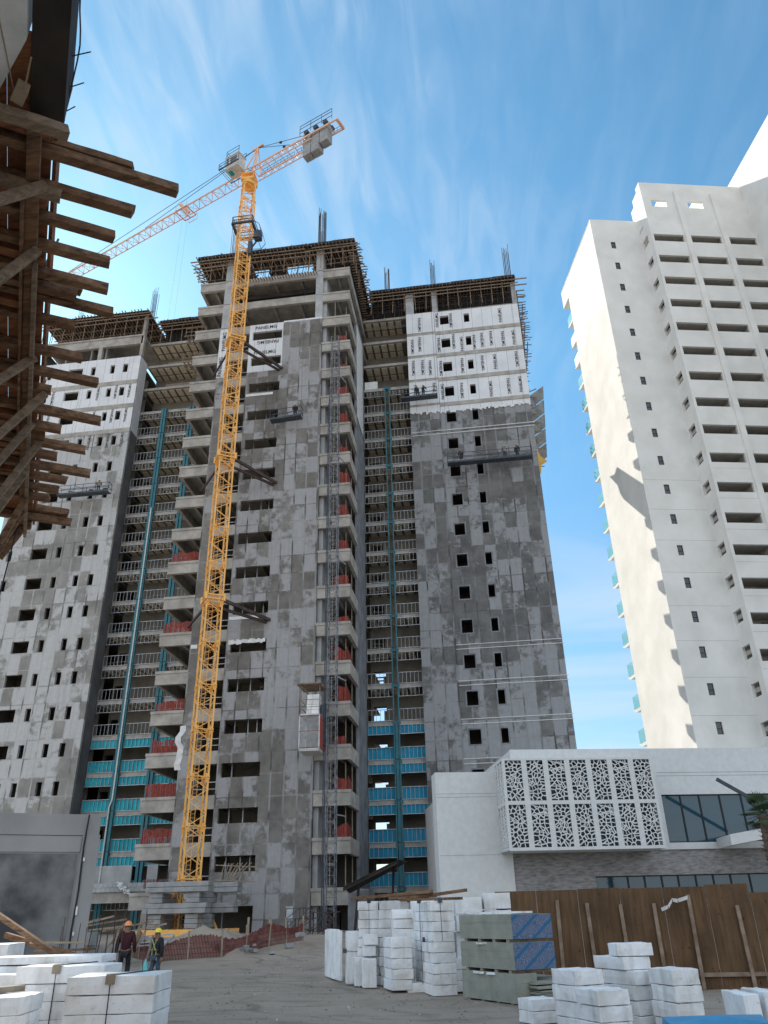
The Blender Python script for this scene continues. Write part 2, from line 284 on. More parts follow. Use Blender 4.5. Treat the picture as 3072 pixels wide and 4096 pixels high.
# ------------------------------------------------------------------ mesh builder
class MB:
    def __init__(s, M=None): s.v = []; s.f = []; s.mi = []; s.M = M; s.cur = 0; s.el = []
    def add(s, vs, fs):
        o = len(s.v); s.el.append((len(s.v), len(s.v)+len(vs), len(s.f), len(s.f)+len(fs)))
        for p in vs:
            p = Vector(p); s.v.append(s.M @ p if s.M else p)
        for f in fs: s.f.append([o+i for i in f]); s.mi.append(s.cur)
    def box(s, a, b):
        x0, y0, z0 = a; x1, y1, z1 = b
        s.add([(x0,y0,z0),(x1,y0,z0),(x1,y1,z0),(x0,y1,z0),(x0,y0,z1),(x1,y0,z1),(x1,y1,z1),(x0,y1,z1)],
              [(0,3,2,1),(4,5,6,7),(0,1,5,4),(1,2,6,5),(2,3,7,6),(3,0,4,7)])
    def bar(s, p, q, w=0.05, h=None, upv=(0,0,1)):
        p = Vector(p); q = Vector(q); d = (q-p); 
        if d.length < 1e-6: return
        d.normalize(); h = h or w; u = Vector(upv)
        if abs(d.dot(u)) > 0.98: u = Vector((0,1,0)) if abs(d.y) < 0.9 else Vector((1,0,0))
        a = d.cross(u).normalized()*w/2; b = a.cross(d).normalized()*h/2
        s.add([p-a-b,p+a-b,p+a+b,p-a+b,q-a-b,q+a-b,q+a+b,q-a+b],[(0,1,2,3),(7,6,5,4),(0,4,5,1),(1,5,6,2),(2,6,7,3),(3,7,4,0)])
    def tube(s, p, q, r=0.02, n=6, r2=None):
        p = Vector(p); q = Vector(q); d = (q-p)
        if d.length < 1e-6: return
        d.normalize(); r2 = r if r2 is None else r2
        u = Vector((0,0,1)) if abs(d.z) < 0.95 else Vector((1,0,0)); a = d.cross(u).normalized(); b = a.cross(d)
        vs = []; 
        for c, rr in ((p, r), (q, r2)):
            for i in range(n): t = 2*math.pi*i/n; vs.append(c+(a*math.cos(t)+b*math.sin(t))*rr)
        fs = [(i,(i+1)%n,n+(i+1)%n,n+i) for i in range(n)]+[tuple(range(n))[::-1], tuple(range(n,2*n))]
        s.add(vs, fs)
    def path(s, pts, r=0.02, n=5):
        for a, b in zip(pts, pts[1:]): s.tube(a, b, r, n)
    def quad(s, a, b, c, d): s.add([a,b,c,d], [(0,1,2,3)])
    def blk(s, c, size, rz=0, rx=0, ry=0, jit=0.0):
        """a rotated box given by centre and size, corners jittered a little"""
        m = Matrix.Translation(c) @ Matrix.Rotation(rz,4,'Z') @ Matrix.Rotation(rx,4,'X') @ Matrix.Rotation(ry,4,'Y')
        sx, sy, sz = (k/2 for k in size); vs = []
        for x,y,z in ((-1,-1,-1),(1,-1,-1),(1,1,-1),(-1,1,-1),(-1,-1,1),(1,-1,1),(1,1,1),(-1,1,1)):
            vs.append(m @ Vector((x*sx+random.uniform(-jit,jit), y*sy+random.uniform(-jit,jit), z*sz)))
        s.add(vs, [(0,3,2,1),(4,5,6,7),(0,1,5,4),(1,2,6,5),(2,3,7,6),(3,0,4,7)])
    def wall(s, x0, x1, z0, z1, yf, yb, holes=()):
        """wall facing -y between yf (front) and yb (back) with rectangular openings and their reveals"""
        xs = sorted({x0, x1, *[min(max(h[i], x0), x1) for h in holes for i in (0,1)]}); zs = sorted({z0, z1, *[min(max(h[i], z0), z1) for h in holes for i in (2,3)]})
        nx, nz = len(xs)-1, len(zs)-1
        def solid(i, j):
            if i < 0 or j < 0 or i >= nx or j >= nz: return None
            cx = (xs[i]+xs[i+1])/2; cz = (zs[j]+zs[j+1])/2
            return not any(h[0] < cx < h[1] and h[2] < cz < h[3] for h in holes)
        for i in range(nx):
            for j in range(nz):
                if not solid(i, j): continue
                a, b, c, d = xs[i], xs[i+1], zs[j], zs[j+1]
                s.quad((a,yf,c),(b,yf,c),(b,yf,d),(a,yf,d)); s.quad((a,yb,c),(a,yb,d),(b,yb,d),(b,yb,c))
                if not solid(i-1, j): s.quad((a,yf,c),(a,yf,d),(a,yb,d),(a,yb,c))
                if not solid(i+1, j): s.quad((b,yf,c),(b,yb,c),(b,yb,d),(b,yf,d))
                if not solid(i, j-1): s.quad((a,yf,c),(a,yb,c),(b,yb,c),(b,yf,c))
                if not solid(i, j+1): s.quad((a,yf,d),(b,yf,d),(b,yb,d),(a,yb,d))
    def build(s, name, mats, parent=None, loc=None, bevel=0.0, smooth=False):
        if parent is not None: org = Vector(parent['_o'])
        elif loc is not None: org = Vector(loc)
        else:
            xs = [p.x for p in s.v]; ys = [p.y for p in s.v]; org = Vector(((min(xs)+max(xs))/2, (min(ys)+max(ys))/2, min(p.z for p in s.v)))
        me = bpy.data.meshes.new(name); me.from_pydata([tuple(p-org) for p in s.v], [], s.f)
        mats = mats if isinstance(mats, (list, tuple)) else [mats]
        for m in mats: me.materials.append(MT[m])
        me.polygons.foreach_set('material_index', [min(i, len(mats)-1) for i in s.mi])
        if smooth: me.polygons.foreach_set('use_smooth', [True]*len(me.polygons))
        me.update()
        o = bpy.data.objects.new(name, me); COL.objects.link(o); o['_o'] = tuple(org)
        if parent is not None: o.parent = parent
        else: o.location = org
        if bevel:
            b = o.modifiers.new('bevel', 'BEVEL'); b.width = bevel; b.segments = 2; b.limit_method = 'ANGLE'
        return o
def pieces(mb, name, mats, parent, eps=0.06, **kw):
    """build every separate piece of a mesh as a part of its own"""
    bb = []
    for a, b, _, _ in mb.el:
        vs = mb.v[a:b]; bb.append([min(p[i] for p in vs)-eps for i in range(3)]+[max(p[i] for p in vs)+eps for i in range(3)])
    n = len(bb); par = list(range(n))
    def find(i):
        while par[i] != i: par[i] = par[par[i]]; i = par[i]
        return i
    order = sorted(range(n), key=lambda i: bb[i][2]); 
    for q, i in enumerate(order):
        for j in order[q+1:]:
            if bb[j][2] > bb[i][5]: break
            if all(bb[i][k] < bb[j][k+3] and bb[j][k] < bb[i][k+3] for k in (0, 1)): par[find(i)] = find(j)
    gr = {}
    for i in range(n): gr.setdefault(find(i), []).append(i)
    out = []
    for g in gr.values():
        m = MB()
        for i in g:
            a, b, c, d = mb.el[i]; o = len(m.v); m.v += mb.v[a:b]; m.el.append((o, len(m.v), len(m.f), len(m.f)+d-c))
            for k in range(c, d): m.f.append([x-a+o for x in mb.f[k]]); m.mi.append(mb.mi[k])
        out.append(m.build(name, mats, parent, **kw))
    return out
def root(name, loc, label, cat, group=None):
    o = bpy.data.objects.new(name, None); COL.objects.link(o); o.location = loc; o['_o'] = tuple(loc); o.empty_display_size = 0.3
    return tag(o, label, cat, group)
def tag(o, label, cat, group=None):
    o['label'] = label; o['category'] = cat
    if group: o['group'] = group
    return o
def struct(o): o['kind'] = 'structure'; return o
ORD = ['lowest','second','third','fourth','fifth','sixth','seventh','eighth','ninth','tenth','eleventh','twelfth']
_txt = {}
def text_geo(txt):
    if txt not in _txt:
        c = bpy.data.curves.new('lettering', 'FONT'); c.body = txt; c.size = 1.0; c.align_x = 'CENTER'; c.align_y = 'CENTER'; c.resolution_u = 2
        c.offset = 0.012
        o = bpy.data.objects.new('lettering', c); COL.objects.link(o)
        dg = bpy.context.evaluated_depsgraph_get(); me = o.evaluated_get(dg).to_mesh()
        _txt[txt] = ([tuple(v.co) for v in me.vertices], [tuple(p.vertices) for p in me.polygons])
        o.evaluated_get(dg).to_mesh_clear(); bpy.data.objects.remove(o); bpy.data.curves.remove(c)
    return _txt[txt]
def letter(mb, txt, x, z, y, size, ang, mi=1, xs=1.0):
    vs, fs = text_geo(txt); ca, sa = math.cos(ang), math.sin(ang); old = mb.cur; mb.cur = mi
    mb.add([(x+(vx*ca*xs-vy*sa)*size, y, z+(vx*sa*xs+vy*ca)*size) for vx, vy, _ in vs], fs); mb.cur = old

H = 3.59
def LV(k): return 68.5 - H*k

# ------------------------------------------------------------------ ground
def build_ground():
    mb = MB(); n = 90
    def hgt(x, y):
        base = 0.85*min(max((y-42)/14, 0), 1)
        base = base*base*(3-2*base) if base < 1 else base
        near = max(0, 1-math.hypot(x+8, y-30)/70)
        return base + near*(0.10*noise.noise(Vector((x*0.25, y*0.25, 0))) + 0.04*noise.noise(Vector((x*1.1, y*1.1, 2)))) - 0.02
    xs = [-2500,-900,-300,-140,-90]+[-70+ i*1.1 for i in range(n)]+[60,90,140,300,900,2500]
    ys = [-2500,-600,-100,-30]+[-8+i*1.05 for i in range(n)]+[110,140,200,400,1000,2500]
    idx = {}
    for i, x in enumerate(xs):
        for j, y in enumerate(ys): idx[i,j] = len(mb.v); mb.v.append(Vector((x, y, hgt(x,y) if abs(x) < 80 and abs(y) < 100 else (0.85 if y >= 60 else -0.02))))
    for i in range(len(xs)-1):
        for j in range(len(ys)-1): mb.f.append([idx[i,j],idx[i+1,j],idx[i+1,j+1],idx[i,j+1]]); mb.mi.append(0)
    o = mb.build('ground', 'dirt', loc=(0,0,0), smooth=True); struct(o)
    return hgt
GH = build_ground()
# ------------------------------------------------------------------ the unfinished tower
def build_tower():
    T = root('unfinished_tower', (-16, 76, 0.8), 'tall grey unfinished concrete tower with white foam panels and open floors', 'building')
    XL, X1, X2, X3, XR = -29.3, -26.3, -22.87, -14.62, -11.5
    rnd = random.Random(3)
    # --- floor slabs of the central block, one part per storey
    for k in range(0, 20):
        L = LV(k); mb = MB()
        if k == 19: L = 0.9; mb.box((XL, 65.2, 0.3), (XR, 86, 0.9)); mb.build('floor_slab', 'slab', T); continue
        mb.box((XL+0.3, 65.3, L-0.22), (XR-0.3, 86, L-0.03))
        for a, b in ((XL, X1), (X3+0.02, XR)):
            mb.box((a, 65.0, L-1.22), (b, 65.34, L-0.24)); mb.box((a-0.04, 64.93, L-0.24), (b+0.04, 65.4, L))
        yb = 69.4 if k > 1 else 82
        if k > 1: mb.box((XL, 65.34, L-1.22), (XL+0.32, 74.3, L-0.03)); mb.box((XR-0.32, 65.34, L-1.22), (XR, 69.4, L-0.03))
        else: mb.box((XL, 65.34, L-1.22), (XL+0.32, 82, L-0.03)); mb.box((XR-0.32, 65.34, L-1.22), (XR, 86, L-0.03))
        mb.box((X1, 65.02, L-1.1), (X2, 65.3, L-0.02))
        if k < 3: mb.box((X2, 65.02, L-1.0), (X3-0.8, 65.36, L))
        # inner ribs below the slab
        for x in (-27.8, -24.2, -20.5, -17.4, -13.0): mb.box((x-0.12, 65.4, L-0.62), (x+0.12, 78, L-0.23))
        o = mb.build('floor_slab', 'slab', T)
    # --- inner dark walls that close the open storeys
    mb = MB()
    for k in range(1, 19):
        L = LV(k); zb = L; zt = L+H-0.23
        if k == 1: continue
        zb = L-0.03
        mb.box((-28.4, 70.2, zb), (-26.0, 70.4, zt)); mb.box((-26.0, 67.6, zb), (-25.8, 70.2, zt)); mb.box((-22.9, 70.0, zb), (-14.9, 70.2, zt))
        mb.box((-25.8, 71.5, zb), (-22.9, 71.7, zt)); mb.box((-14.6, 72.5, zb), (-11.6, 72.7, zt))
    mb.box((-28.4, 70.2, 0.9), (-26.0, 70.4, 3.7)); mb.box((-26, 71.6, 0.9), (-12, 71.8, 3.7))
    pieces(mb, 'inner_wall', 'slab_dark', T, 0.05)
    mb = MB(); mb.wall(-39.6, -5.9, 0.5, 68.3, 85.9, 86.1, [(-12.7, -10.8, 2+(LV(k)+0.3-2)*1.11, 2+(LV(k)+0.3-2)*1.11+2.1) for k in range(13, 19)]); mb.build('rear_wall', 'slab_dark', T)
    mb = MB()                                # screed walls right of the facade panel, beside the hoist
    mb.box((-14.62, 65.4, 0.9), (-14.2, 69.6, 68.3)); mb.build('shear_wall', 'column', T)
    # --- pilaster, columns
    mb = MB(); mb.box((X1, 64.96, 0.5), (-25.15, 66.6, 54.2)); mb.build('pilaster', 'plaster_mid', T)
    mb = MB(); mb.box((X1, 64.98, 54.2), (-25.45, 66.4, 72.0)); mb.build('column', 'column', T)
    mb = MB(); mb.box((-15.42, 64.98, 61.3), (-14.6, 67.2, 72.0)); mb.build('column', 'column', T)
    mb = MB()
    for s in (LV(0), LV(1), LV(2)):
        mb.box((-15.46, 64.94, s-0.08), (-14.56, 65.0, s+0.05)); mb.box((X1-0.04, 64.94, s-0.08), (-25.41, 65.0, s+0.05))
    pieces(mb, 'column_joint', 'slab', T, 0.02)
    # --- rendered facade panel with strip windows
    holes = []
    for k in range(2, 19):
        L = LV(k); holes.append((-22.5, -19.13, L-2.27+0.0, L-1.1))
    holes = [(a,b,c,d) for a,b,c,d in holes]
    holes.append((-22.4, -19.15, 0.2, 2.66))
    wtop = 61.27
    mb = MB(); mb.wall(X2, X3, 0.3, 54.6, 64.9, 65.22, [h for h in holes if h[3] < 54.6])
    mb.wall(-19.0, X3, 54.6, wtop-0.1, 64.9, 65.22)
    fw = mb.build('facade_wall', 'plaster_mid', T)
    mb = MB()
    mb.wall(X2, -18.99, 54.6, wtop, 64.93, 65.2, [h for h in holes if h[3] > 54.6]); mb.wall(-18.99, X3, wtop-0.1, wtop+0.14, 64.93, 65.2)
    for (x, z, a, s) in ((-21.0, 60.75, 0, 0.62), (-20.7, 59.0-0.35, math.pi, 0.62), (-21.0, 57.2, 0, 0.62)):
        letter(mb, 'PANELMG', x, z, 64.9, s*1.0, a, xs=0.9)
    mb.build('insulation_panel', ['foam_panel', 'ink'], T)
    mb = MB(); mb.box((X1-0.02, 64.9, 54.3), (-25.3, 64.96, 61.1)); letter(mb, 'PANELMG', -25.75, 59.3, 64.87, 0.6, R(90)); letter(mb, 'PANELMG', -25.95, 55.8, 64.87, 0.6, R(90))
    mb.build('insulation_panel', ['foam_panel', 'ink'], T)
    mb = MB()                                # small missing foam strips
    for L in (LV(4), LV(11)): mb.box((X2+0.1, 64.86, L-3.02+0.25), (-19.8 if L > 50 else -20.0, 64.92, L-2.72+0.25))
    for q in range(14):
        xq = X2+0.2+q*0.245; mb.box((xq, 64.86, 23.85+rnd.uniform(0, .15)), (xq+0.25, 64.898, 24.25+rnd.uniform(0, .12)))
    mb.box((-26.2, 64.9, 23.75), (-25.6, 64.957, 24.1))
    pieces(mb, 'foam_strip', 'tarp', T, 0.05)
    mb = MB()                                # joists and stanchions glimpsed behind the strip windows
    for k in range(4, 19):
        L = LV(k)
        for i in range(9):
            if k > 14: mb.bar((-22.4+i*0.4, 66.3, L-0.9), (-21.6+i*0.4, 69.6, L-0.95), 0.05)
        for x in (-21.9, -20.7, -19.9)[:1+(k*7) % 3]: mb.bar((x, 66, L-3.6+0.1), (x, 66, L-0.6), 0.09)
    pieces(mb, 'ceiling_joists', 'galv', T, 0.5)
    # guard bars in the open strip between pilaster and facade panel
    mb = MB()
    for k in range(3, 19):
        L = LV(k); mb.bar((-25.1, 65.6, L+0.55), (X2, 65.6, L+0.55), 0.07); mb.bar((-25.1, 65.6, L+1.1), (X2, 65.6, L+1.1), 0.07)
        if k % 2: mb.bar((-24.0, 65.6, L), (-24.0, 65.6, L+2.3), 0.1)
    pieces(mb, 'guard_rail', 'steel', T, 0.3)
    # --- side wall of the central block, panelled in foam near the top
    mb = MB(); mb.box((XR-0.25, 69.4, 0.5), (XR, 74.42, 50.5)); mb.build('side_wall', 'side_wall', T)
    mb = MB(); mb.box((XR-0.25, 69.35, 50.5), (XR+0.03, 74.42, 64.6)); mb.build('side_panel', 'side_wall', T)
    mb = MB()
    for z in [50.7+1.1*i for i in range(12)]:
        for y in (69.5, 70.9, 72.3): mb.box((XR+0.03, y, z), (XR+0.06, y+1.3, z+1.02))
    mb.build('insulation_panel', 'tarp', T)
    # --- safety nets on the balcony edges beside the hoist and crane
    def net(x0, x1, y, zb, h, side=None, seed=0):
        mb = MB(); rr = random.Random(seed); n = int((x1-x0)/0.16)+1
        for i in range(n):
            x = x0+(x1-x0)*i/n; d = 0.05*math.sin(i*1.9+seed); hh = h*(0.93+0.05*math.sin(i*0.7+seed)-(0.35*(i/n) if seed % 3 == 1 else 0.30*(1-i/n) if seed % 5 == 2 else 0))
            mb.quad((x, y+d, zb), (x+(x1-x0)/n*0.72, y-d, zb), (x+(x1-x0)/n*0.72+0.02*rr.random(), y-d, zb+hh), (x, y+d, zb+hh))
        if side:
            for i in range(14):
                yy = y+(side-y)*i/14; mb.quad((x1, yy, zb), (x1, yy+(side-y)/14*0.7, zb), (x1, yy+(side-y)/14*0.7, zb+h*(0.95-i*0.02)), (x1, yy, zb+h*(0.95-i*0.02)))
        return mb.build('safety_net', 'net', T)
    for k in range(3, 18): net(-13.1+rnd.uniform(-.1, .5), -11.75-rnd.uniform(0, .25), 65.25+rnd.uniform(0, .3), LV(k)+0.0, rnd.choice((0.8, 1.0, 1.15, 1.2, 1.5)), rnd.choice((66, 67.2, 68.2)), k)
    for k in (10, 12, 14, 15, 16, 17): net(-29.15, -26.4, 65.45, LV(k)+0.0, 1.25, None, k*3)
    mb = MB()
    for k in range(2, 19):
        L = LV(k)
        for x, y in ((-13.2, 65.3), (-12.1, 66.2), (-11.9, 68.2)): mb.tube((x, y, L), (x, y, L+2.36), 0.045)
    pieces(mb, 'balcony_props', 'timber_pale', T, 0.02)
    # --- stud framed recesses
    def recess(x0, x1, posts, yf, kmin, left):
        segs = []; a = x0
        for p0, p1 in posts: segs.append((a, p0)); a = p1
        segs.append((a, x1))
        segs = [s for s in segs if s[1]-s[0] > 0.3]
        for k in range(0, 19):
            L = LV(k); mb = MB(); mb.box((x0, yf+0.02, L-0.17), (x1, 74.8, L+0.17)); mb.cur = 2; mb.box((x0, 74.8, L-0.165), (x1, 79.0, L+0.165)); mb.cur = 0
            for i in range(int((x1-x0)/0.95)):         # cast ribs with pale blocks between
                xx = x0+0.25+i*0.95
                mb.cur = 1
                for yy in (yf+0.35, yf+1.9): mb.box((xx, yy, L-0.24), (xx+0.70, yy+1.3, L-0.16))
                mb.cur = 0
            mb.build('recess_slab', ['slab', 'block', 'rib'], T)
            if k < kmin: continue
            st = MB(); sh = MB()
            for a, b in segs:
                n = max(2, round((b-a)/0.42))
                for zb, zt in ((L+0.19, L+1.32), (L-1.08, L-0.19)):
                    if k == kmin and zb > L: continue
                    st.box((a, yf-0.06, zb), (b, yf+0.04, zb+0.05)); st.box((a, yf-0.06, zt-0.05), (b, yf+0.04, zt))
                    for i in range(n+1):
                        x = a+(b-a)*i/n; x = min(max(x, a+0.022), b-0.022)
                        st.box((x-0.014, yf-0.055, zb+0.05), (x+0.014, yf+0.035, zt-0.05))
                    if rnd.random() < 0.4 and k < 13:
                        st.path([(a+0.3, yf+0.1, zb+0.3), ((a+b)/2, yf+0.14, zb+0.15+0.5*rnd.random()), (b-0.3, yf+0.12, zb+0.45)], 0.02, 4)
                    on = (k >= 15) or (k == 14 and zb < L) 
                    if k == 18: on = zb > L
                    if on: sh.box((a+0.02, yf+0.045, zb+0.02), (b-0.02, yf+0.075, zt-0.02))
            fo = st.build('stud_frame', 'galv', T)
            if sh.v: sh.build('sheathing', 'sheath' if left else 'sheath_blue', fo)
        for p0, p1 in posts:
            mb = MB()
            pw = 0.13 if left else 0.055
            for x in (p0+pw, p1-pw):
                ztop = LV(kmin)+0.3
                for k in range(kmin, 19):
                    zt = LV(k)+0.2; zb = LV(k+1)+0.25 if k < 18 else 0.5
                    mb.box((x-pw, yf-0.32, zb), (x+pw, yf-0.12, zt-0.02)); 
            for k in range(kmin, 19): mb.box((p0-0.08, yf-0.13, LV(k)-0.14), (p1+0.08, yf-0.0, LV(k)+0.14))
            if not left:
                for k in range(15, 19): mb.box((p0+0.16, yf-0.22, LV(k)+0.2), (p1-0.16, yf-0.18, LV(k-1)))
            mb.build('steel_post', 'teal_steel', T)
    recess(-39.5, XL-0.02, [(-36.65, -36.05), (-33.15, -32.5)], 74.45, 3, True)
    recess(XR+0.05, -5.95, [(-8.92, -8.32)], 74.45, 3, False)
    mb = MB(); mb.path([(-36.28, 74.05, 44.0), (-36.28, 74.05, 12.3), (-36.5, 74.05, 11.6), (-36.5, 74.05, 5)], 0.075, 6); mb.build('downpipe', 'tarp', T)
    # back walls of the recesses with door openings
    hl = []; hr = []
    for k in range(1, 19):
        L = LV(k); hl.append((-39.3, -38.4, L+0.17, L+2.45)); 
        hr.append((-11.25, -9.95, L+0.3 if k < 14 else L+0.9, L+2.3))
    mb = MB(); mb.wall(-39.5, -33.6, 0.5, 68.4, 77.3, 77.5, hl); mb.wall(XR, -5.9, 0.5, 68.4, 77.3, 77.5, hr)
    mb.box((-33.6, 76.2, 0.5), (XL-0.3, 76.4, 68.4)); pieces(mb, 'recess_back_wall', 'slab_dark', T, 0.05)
    mb = MB()
    for k in range(13, 19): mb.box((-11.3, 78.6, LV(k)+0.2), (-9.8, 78.7, LV(k)+1.15)); mb.box((-10.4, 78.8, LV(k)+1.15), (-9.8, 78.9, LV(k)+2.2))
    pieces(mb, 'block_infill', 'cream', T, 0.05)
    mb = MB()
    for k in range(6, 14):
        for i in range(5): mb.bar((-11.3, 78.0, LV(k)+0.5+i*0.35), (-9.9, 78.3, LV(k)+0.55+i*0.35), 0.12)
    pieces(mb, 'stacked_timber', 'timber_pale', T, 0.3)
    mb = MB(); mb.box((XR+0.1, 77.0, LV(2)), (-6, 77.2, LV(2)+1.6)); mb.box((-38, 77.0, LV(1)), (-30, 77.2, LV(1)+2.6)); mb.box((-38, 77.0, LV(2)), (-30, 77.2, LV(2)+2.6)); pieces(mb, 'block_wall', 'brick', T, 0.05)
    mb = MB(); mb.box((XR+0.15, 74.6, LV(3)+0.2), (-9.8, 74.75, LV(3)+1.35)); mb.build('foam_board', 'tarp', T)
    # --- left wing
    YL = 72.5; xs_small = ((-41.73, -41.12), (-43.46, -42.86), (-46.02, -45.43)); hs = []
    for k in range(1, 19):
        L = LV(k)
        for a, b in xs_small: hs.append((a, b, L-2.0, L-0.7))
        for a, b in ((-49.0, -47.12), (-51.9, -51.3), (-52.9,-52.8)): hs.append((a, b, L-2.0, L-0.7))
    cut = 53.95
    mb = MB(); mb.wall(-53.3, -39.6, 0.5, cut, YL, YL+0.3, [h for h in hs if h[3] < cut+0.1]); mb.build('wing_wall', 'plaster_left', T)
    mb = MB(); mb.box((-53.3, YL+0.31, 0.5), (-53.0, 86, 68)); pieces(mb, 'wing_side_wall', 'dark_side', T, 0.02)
    mb = MB(); mb.wall(-53.3, -39.6, cut, 65.3, YL, YL+0.3, [h for h in hs if h[3] > cut+0.1])
    for k in (2, 3, 4):
        L = LV(k)
        for x, a in ((-40.4, 90), (-42.2, -90), (-44.5, 90), (-50.5, -90)): letter(mb, 'PANELMG', x, L-1.4, YL-0.03, 0.45, R(a))
    mb.build('insulation_panel', ['foam_panel', 'ink'], T)
    mb = MB()
    for k in (2, 3, 4): mb.box((-53.3, YL-0.05, LV(k)-0.35), (-39.58, YL-0.02, LV(k)+0.25))
    mb.build('slab_band', 'slab', T)
    mb = MB(); mb.box((-39.88, YL+0.31, 0.5), (-39.58, 74.44, 54.2)); pieces(mb, 'wing_side_wall', 'dark_side', T, 0.02)
    mb = MB(); mb.box((-39.88, YL+0.31, 54.2), (-39.58, 74.44, 65.3))
    mb.build('side_panel', 'foam_panel', T)
    mb = MB(); mb.box((-53.3, 86, 0.5), (-39.6, 86.3, 68)); 
    for k in range(1, 19): mb.box((-53.3, YL+0.3, LV(k)-0.2), (-39.9, 86, LV(k)))
    for x in (-44.6, -46.6, -50): mb.box((x-0.1, YL+0.35, 0.5), (x+0.1, 86, 68))
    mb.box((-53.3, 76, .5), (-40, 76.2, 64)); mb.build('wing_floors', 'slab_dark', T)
    # top storey beams of the left wing
    mb = MB(); mb.box((-53.3, YL, 67.3), (-39.7, YL+0.4, 68.5)); mb.box((-53.3, YL-0.1, 68.5), (-39.6, 79, 68.75)); mb.box((-39.9, YL, 65.4), (-39.5, YL+0.5, 72.0)); mb.box((-45.5, YL, 65.3), (-45, YL+0.5, 67.3)); pieces(mb, 'top_beam', 'slab', T, 0.02)
    # --- right wing
    YR = 73.7; hs = []
    for k in range(0, 19):
        L = LV(k); hs.append((-1.75, -0.68, L-2.5, L-1.15)); hs.append((1.2, 1.85, L-2.5, L-1.15))
    cut = 53.3
    mb = MB(); mb.wall(-5.9, -2.45, 0.5, cut, YR-0.12, YR+0.3); mb.wall(-2.45, 7.85, 0.5, cut, YR, YR+0.3, [h for h in hs if h[3] < cut]); mb.build('wing_wall', 'plaster_right', T)
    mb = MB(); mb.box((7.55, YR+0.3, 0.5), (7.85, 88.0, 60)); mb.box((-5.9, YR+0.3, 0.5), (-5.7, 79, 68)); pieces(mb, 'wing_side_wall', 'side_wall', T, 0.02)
    rows = ((51.02, 54.0, 3), (54.45, 57.75, 2), (58.05, 61.1, 1), (61.45, 64.55, 0), (65.0, 68.1, -1))
    rows = [(53.2, 54.0), (54.35, 57.55), (57.95, 61.1), (61.5, 64.5), (64.95, 68.05)]
    words = {1: ((-5.2,-90,1),(-3.0,-90,1),(-2.0,90,0),(0.2,-90,0),(3.6,90,1),(5.6,-90,1),(7.0,90,1)), 2: ((-5.3,-90,1),(-4.2,-90,0),(-3.3,-90,1),(-2.05,-90,1),(0.5,-90,1),(2.9,-90,1),(4.4,90,1),(6.9,-90,1)),
             3: ((-5.3,-90,1),(-4.4,-90,0),(-2.1,-90,1),(-0.3,-90,1),(0.7,90,1),(2.15,-90,0),(3.1,-90,1),(4.2,-90,1),(5.6,-90,1),(6.9,90,1)), 4: ((-4.3,-90,1),(-2.1,90,1),(-0.45,-90,1),(5.6,90,0))}
    for i, (z0, z1) in enumerate(rows):
        z1b = z1 if i else 54.0
        hh = [h for h in hs if h[2] > z0 and h[3] < z1] if i else []
        for a, b, y in ((-5.9, -2.47, YR-0.14), (-2.43, 7.85, YR)):
            mb = MB(); mb.wall(a, b, z0, z1, y-0.03, y+0.3, hh)
            if i:
                for x, ang, st in words[i]:
                    if a < x < b: letter(mb, 'PANELMG', x, (z0+z1)/2+rnd.uniform(-0.35, 0.25), y-0.06, 0.50, R(ang), 1)
            mb.build('insulation_panel', ['foam_panel', 'ink'], T)
        if i:
            mb = MB(); mb.box((-5.9, YR-0.1, z0-0.5), (7.85, YR+0.3, z0)); mb.build('slab_band', 'slab', T)
    mb = MB()                                # ragged lower edge of bare foam over the fresh render
    for i in range(60):
        x = -5.9+i*0.229; y = YR-0.16 if x < -2.5 else YR-0.04
        mb.box((x, y-0.03, 53.2-0.35*rnd.random()**1.5), (x+0.235, y-0.004, 53.25))
    mb.build('foam_edge', 'tarp', T)
    mb = MB()
    for z in (50.5, 50.05, 25.3, 24.85, 21.7, 21.25, 18.05, 17.6, 14.45, 14.0):
        x0 = -5.9 if z > 40 else -2.45
        mb.box((x0, YR-0.16 if x0 < -3 else YR-0.05, z), (8.0, YR-0.002 if x0 > -3 else YR-0.125, z+0.05))
        if x0 < -3: mb.box((-2.4, YR-0.05, z+0.002), (8.0, YR-0.002, z+0.048))
    pieces(mb, 'edge_bead', 'tarp', T, 0.01)
    mb = MB()                                # window surrounds of smoother mortar
    for h in hs:
        if h[3] > cut: continue
        a, b, c, d = h; y = YR-0.012
        mb.box((a-0.13, y, c-0.13), (a-0.002, YR-0.001, d+0.13)); mb.box((b+0.002, y, c-0.13), (b+0.13, YR-0.001, d+0.13)); mb.box((a-0.002, y, d+0.002), (b+0.002, YR-0.001, d+0.13)); mb.box((a-0.002, y, c-0.13), (b+0.002, YR-0.001, c-0.002))
    pieces(mb, 'window_surround', 'side_wall', T, 0.02)
    mb = MB()
    for k in range(0, 19): mb.box((-5.6, YR+0.3, LV(k)-0.2), (7.5, 88, LV(k)))
    for x in (0.3, 3.6, -3.4): mb.box((x-0.1, YR+0.35, 0.5), (x+0.1, 88, 68))
    mb.box((-5.5, 78, 0.5), (7.5, 78.2, 68)); mb.box((-5.9, 87.8, 0.5), (7.5, 88, 68)); mb.build('wing_floors', 'slab_dark', T)
    mb = MB()                                # sea side balconies behind, only their shadow reaches this side
    for k in range(2, 19): mb.box((7.86, 86.4, LV(k)-0.9), (8.5, 88.6, LV(k)))
    pieces(mb, 'rear_balconies', 'slab', T, 0.02)
    mb = MB(); mb.box((-5.9, YR, 68.1), (-4.9, YR+0.4, 71.4)); mb.box((-2.6, YR, 68.1), (-1.9, YR+0.4, 71.4)); mb.box((7.3, YR, 68.1), (7.85, YR+0.4, 71.4)); mb.box((-11.4, 75.6, 68.3), (-3, 76, 69.4)); pieces(mb, 'column', 'column', T)
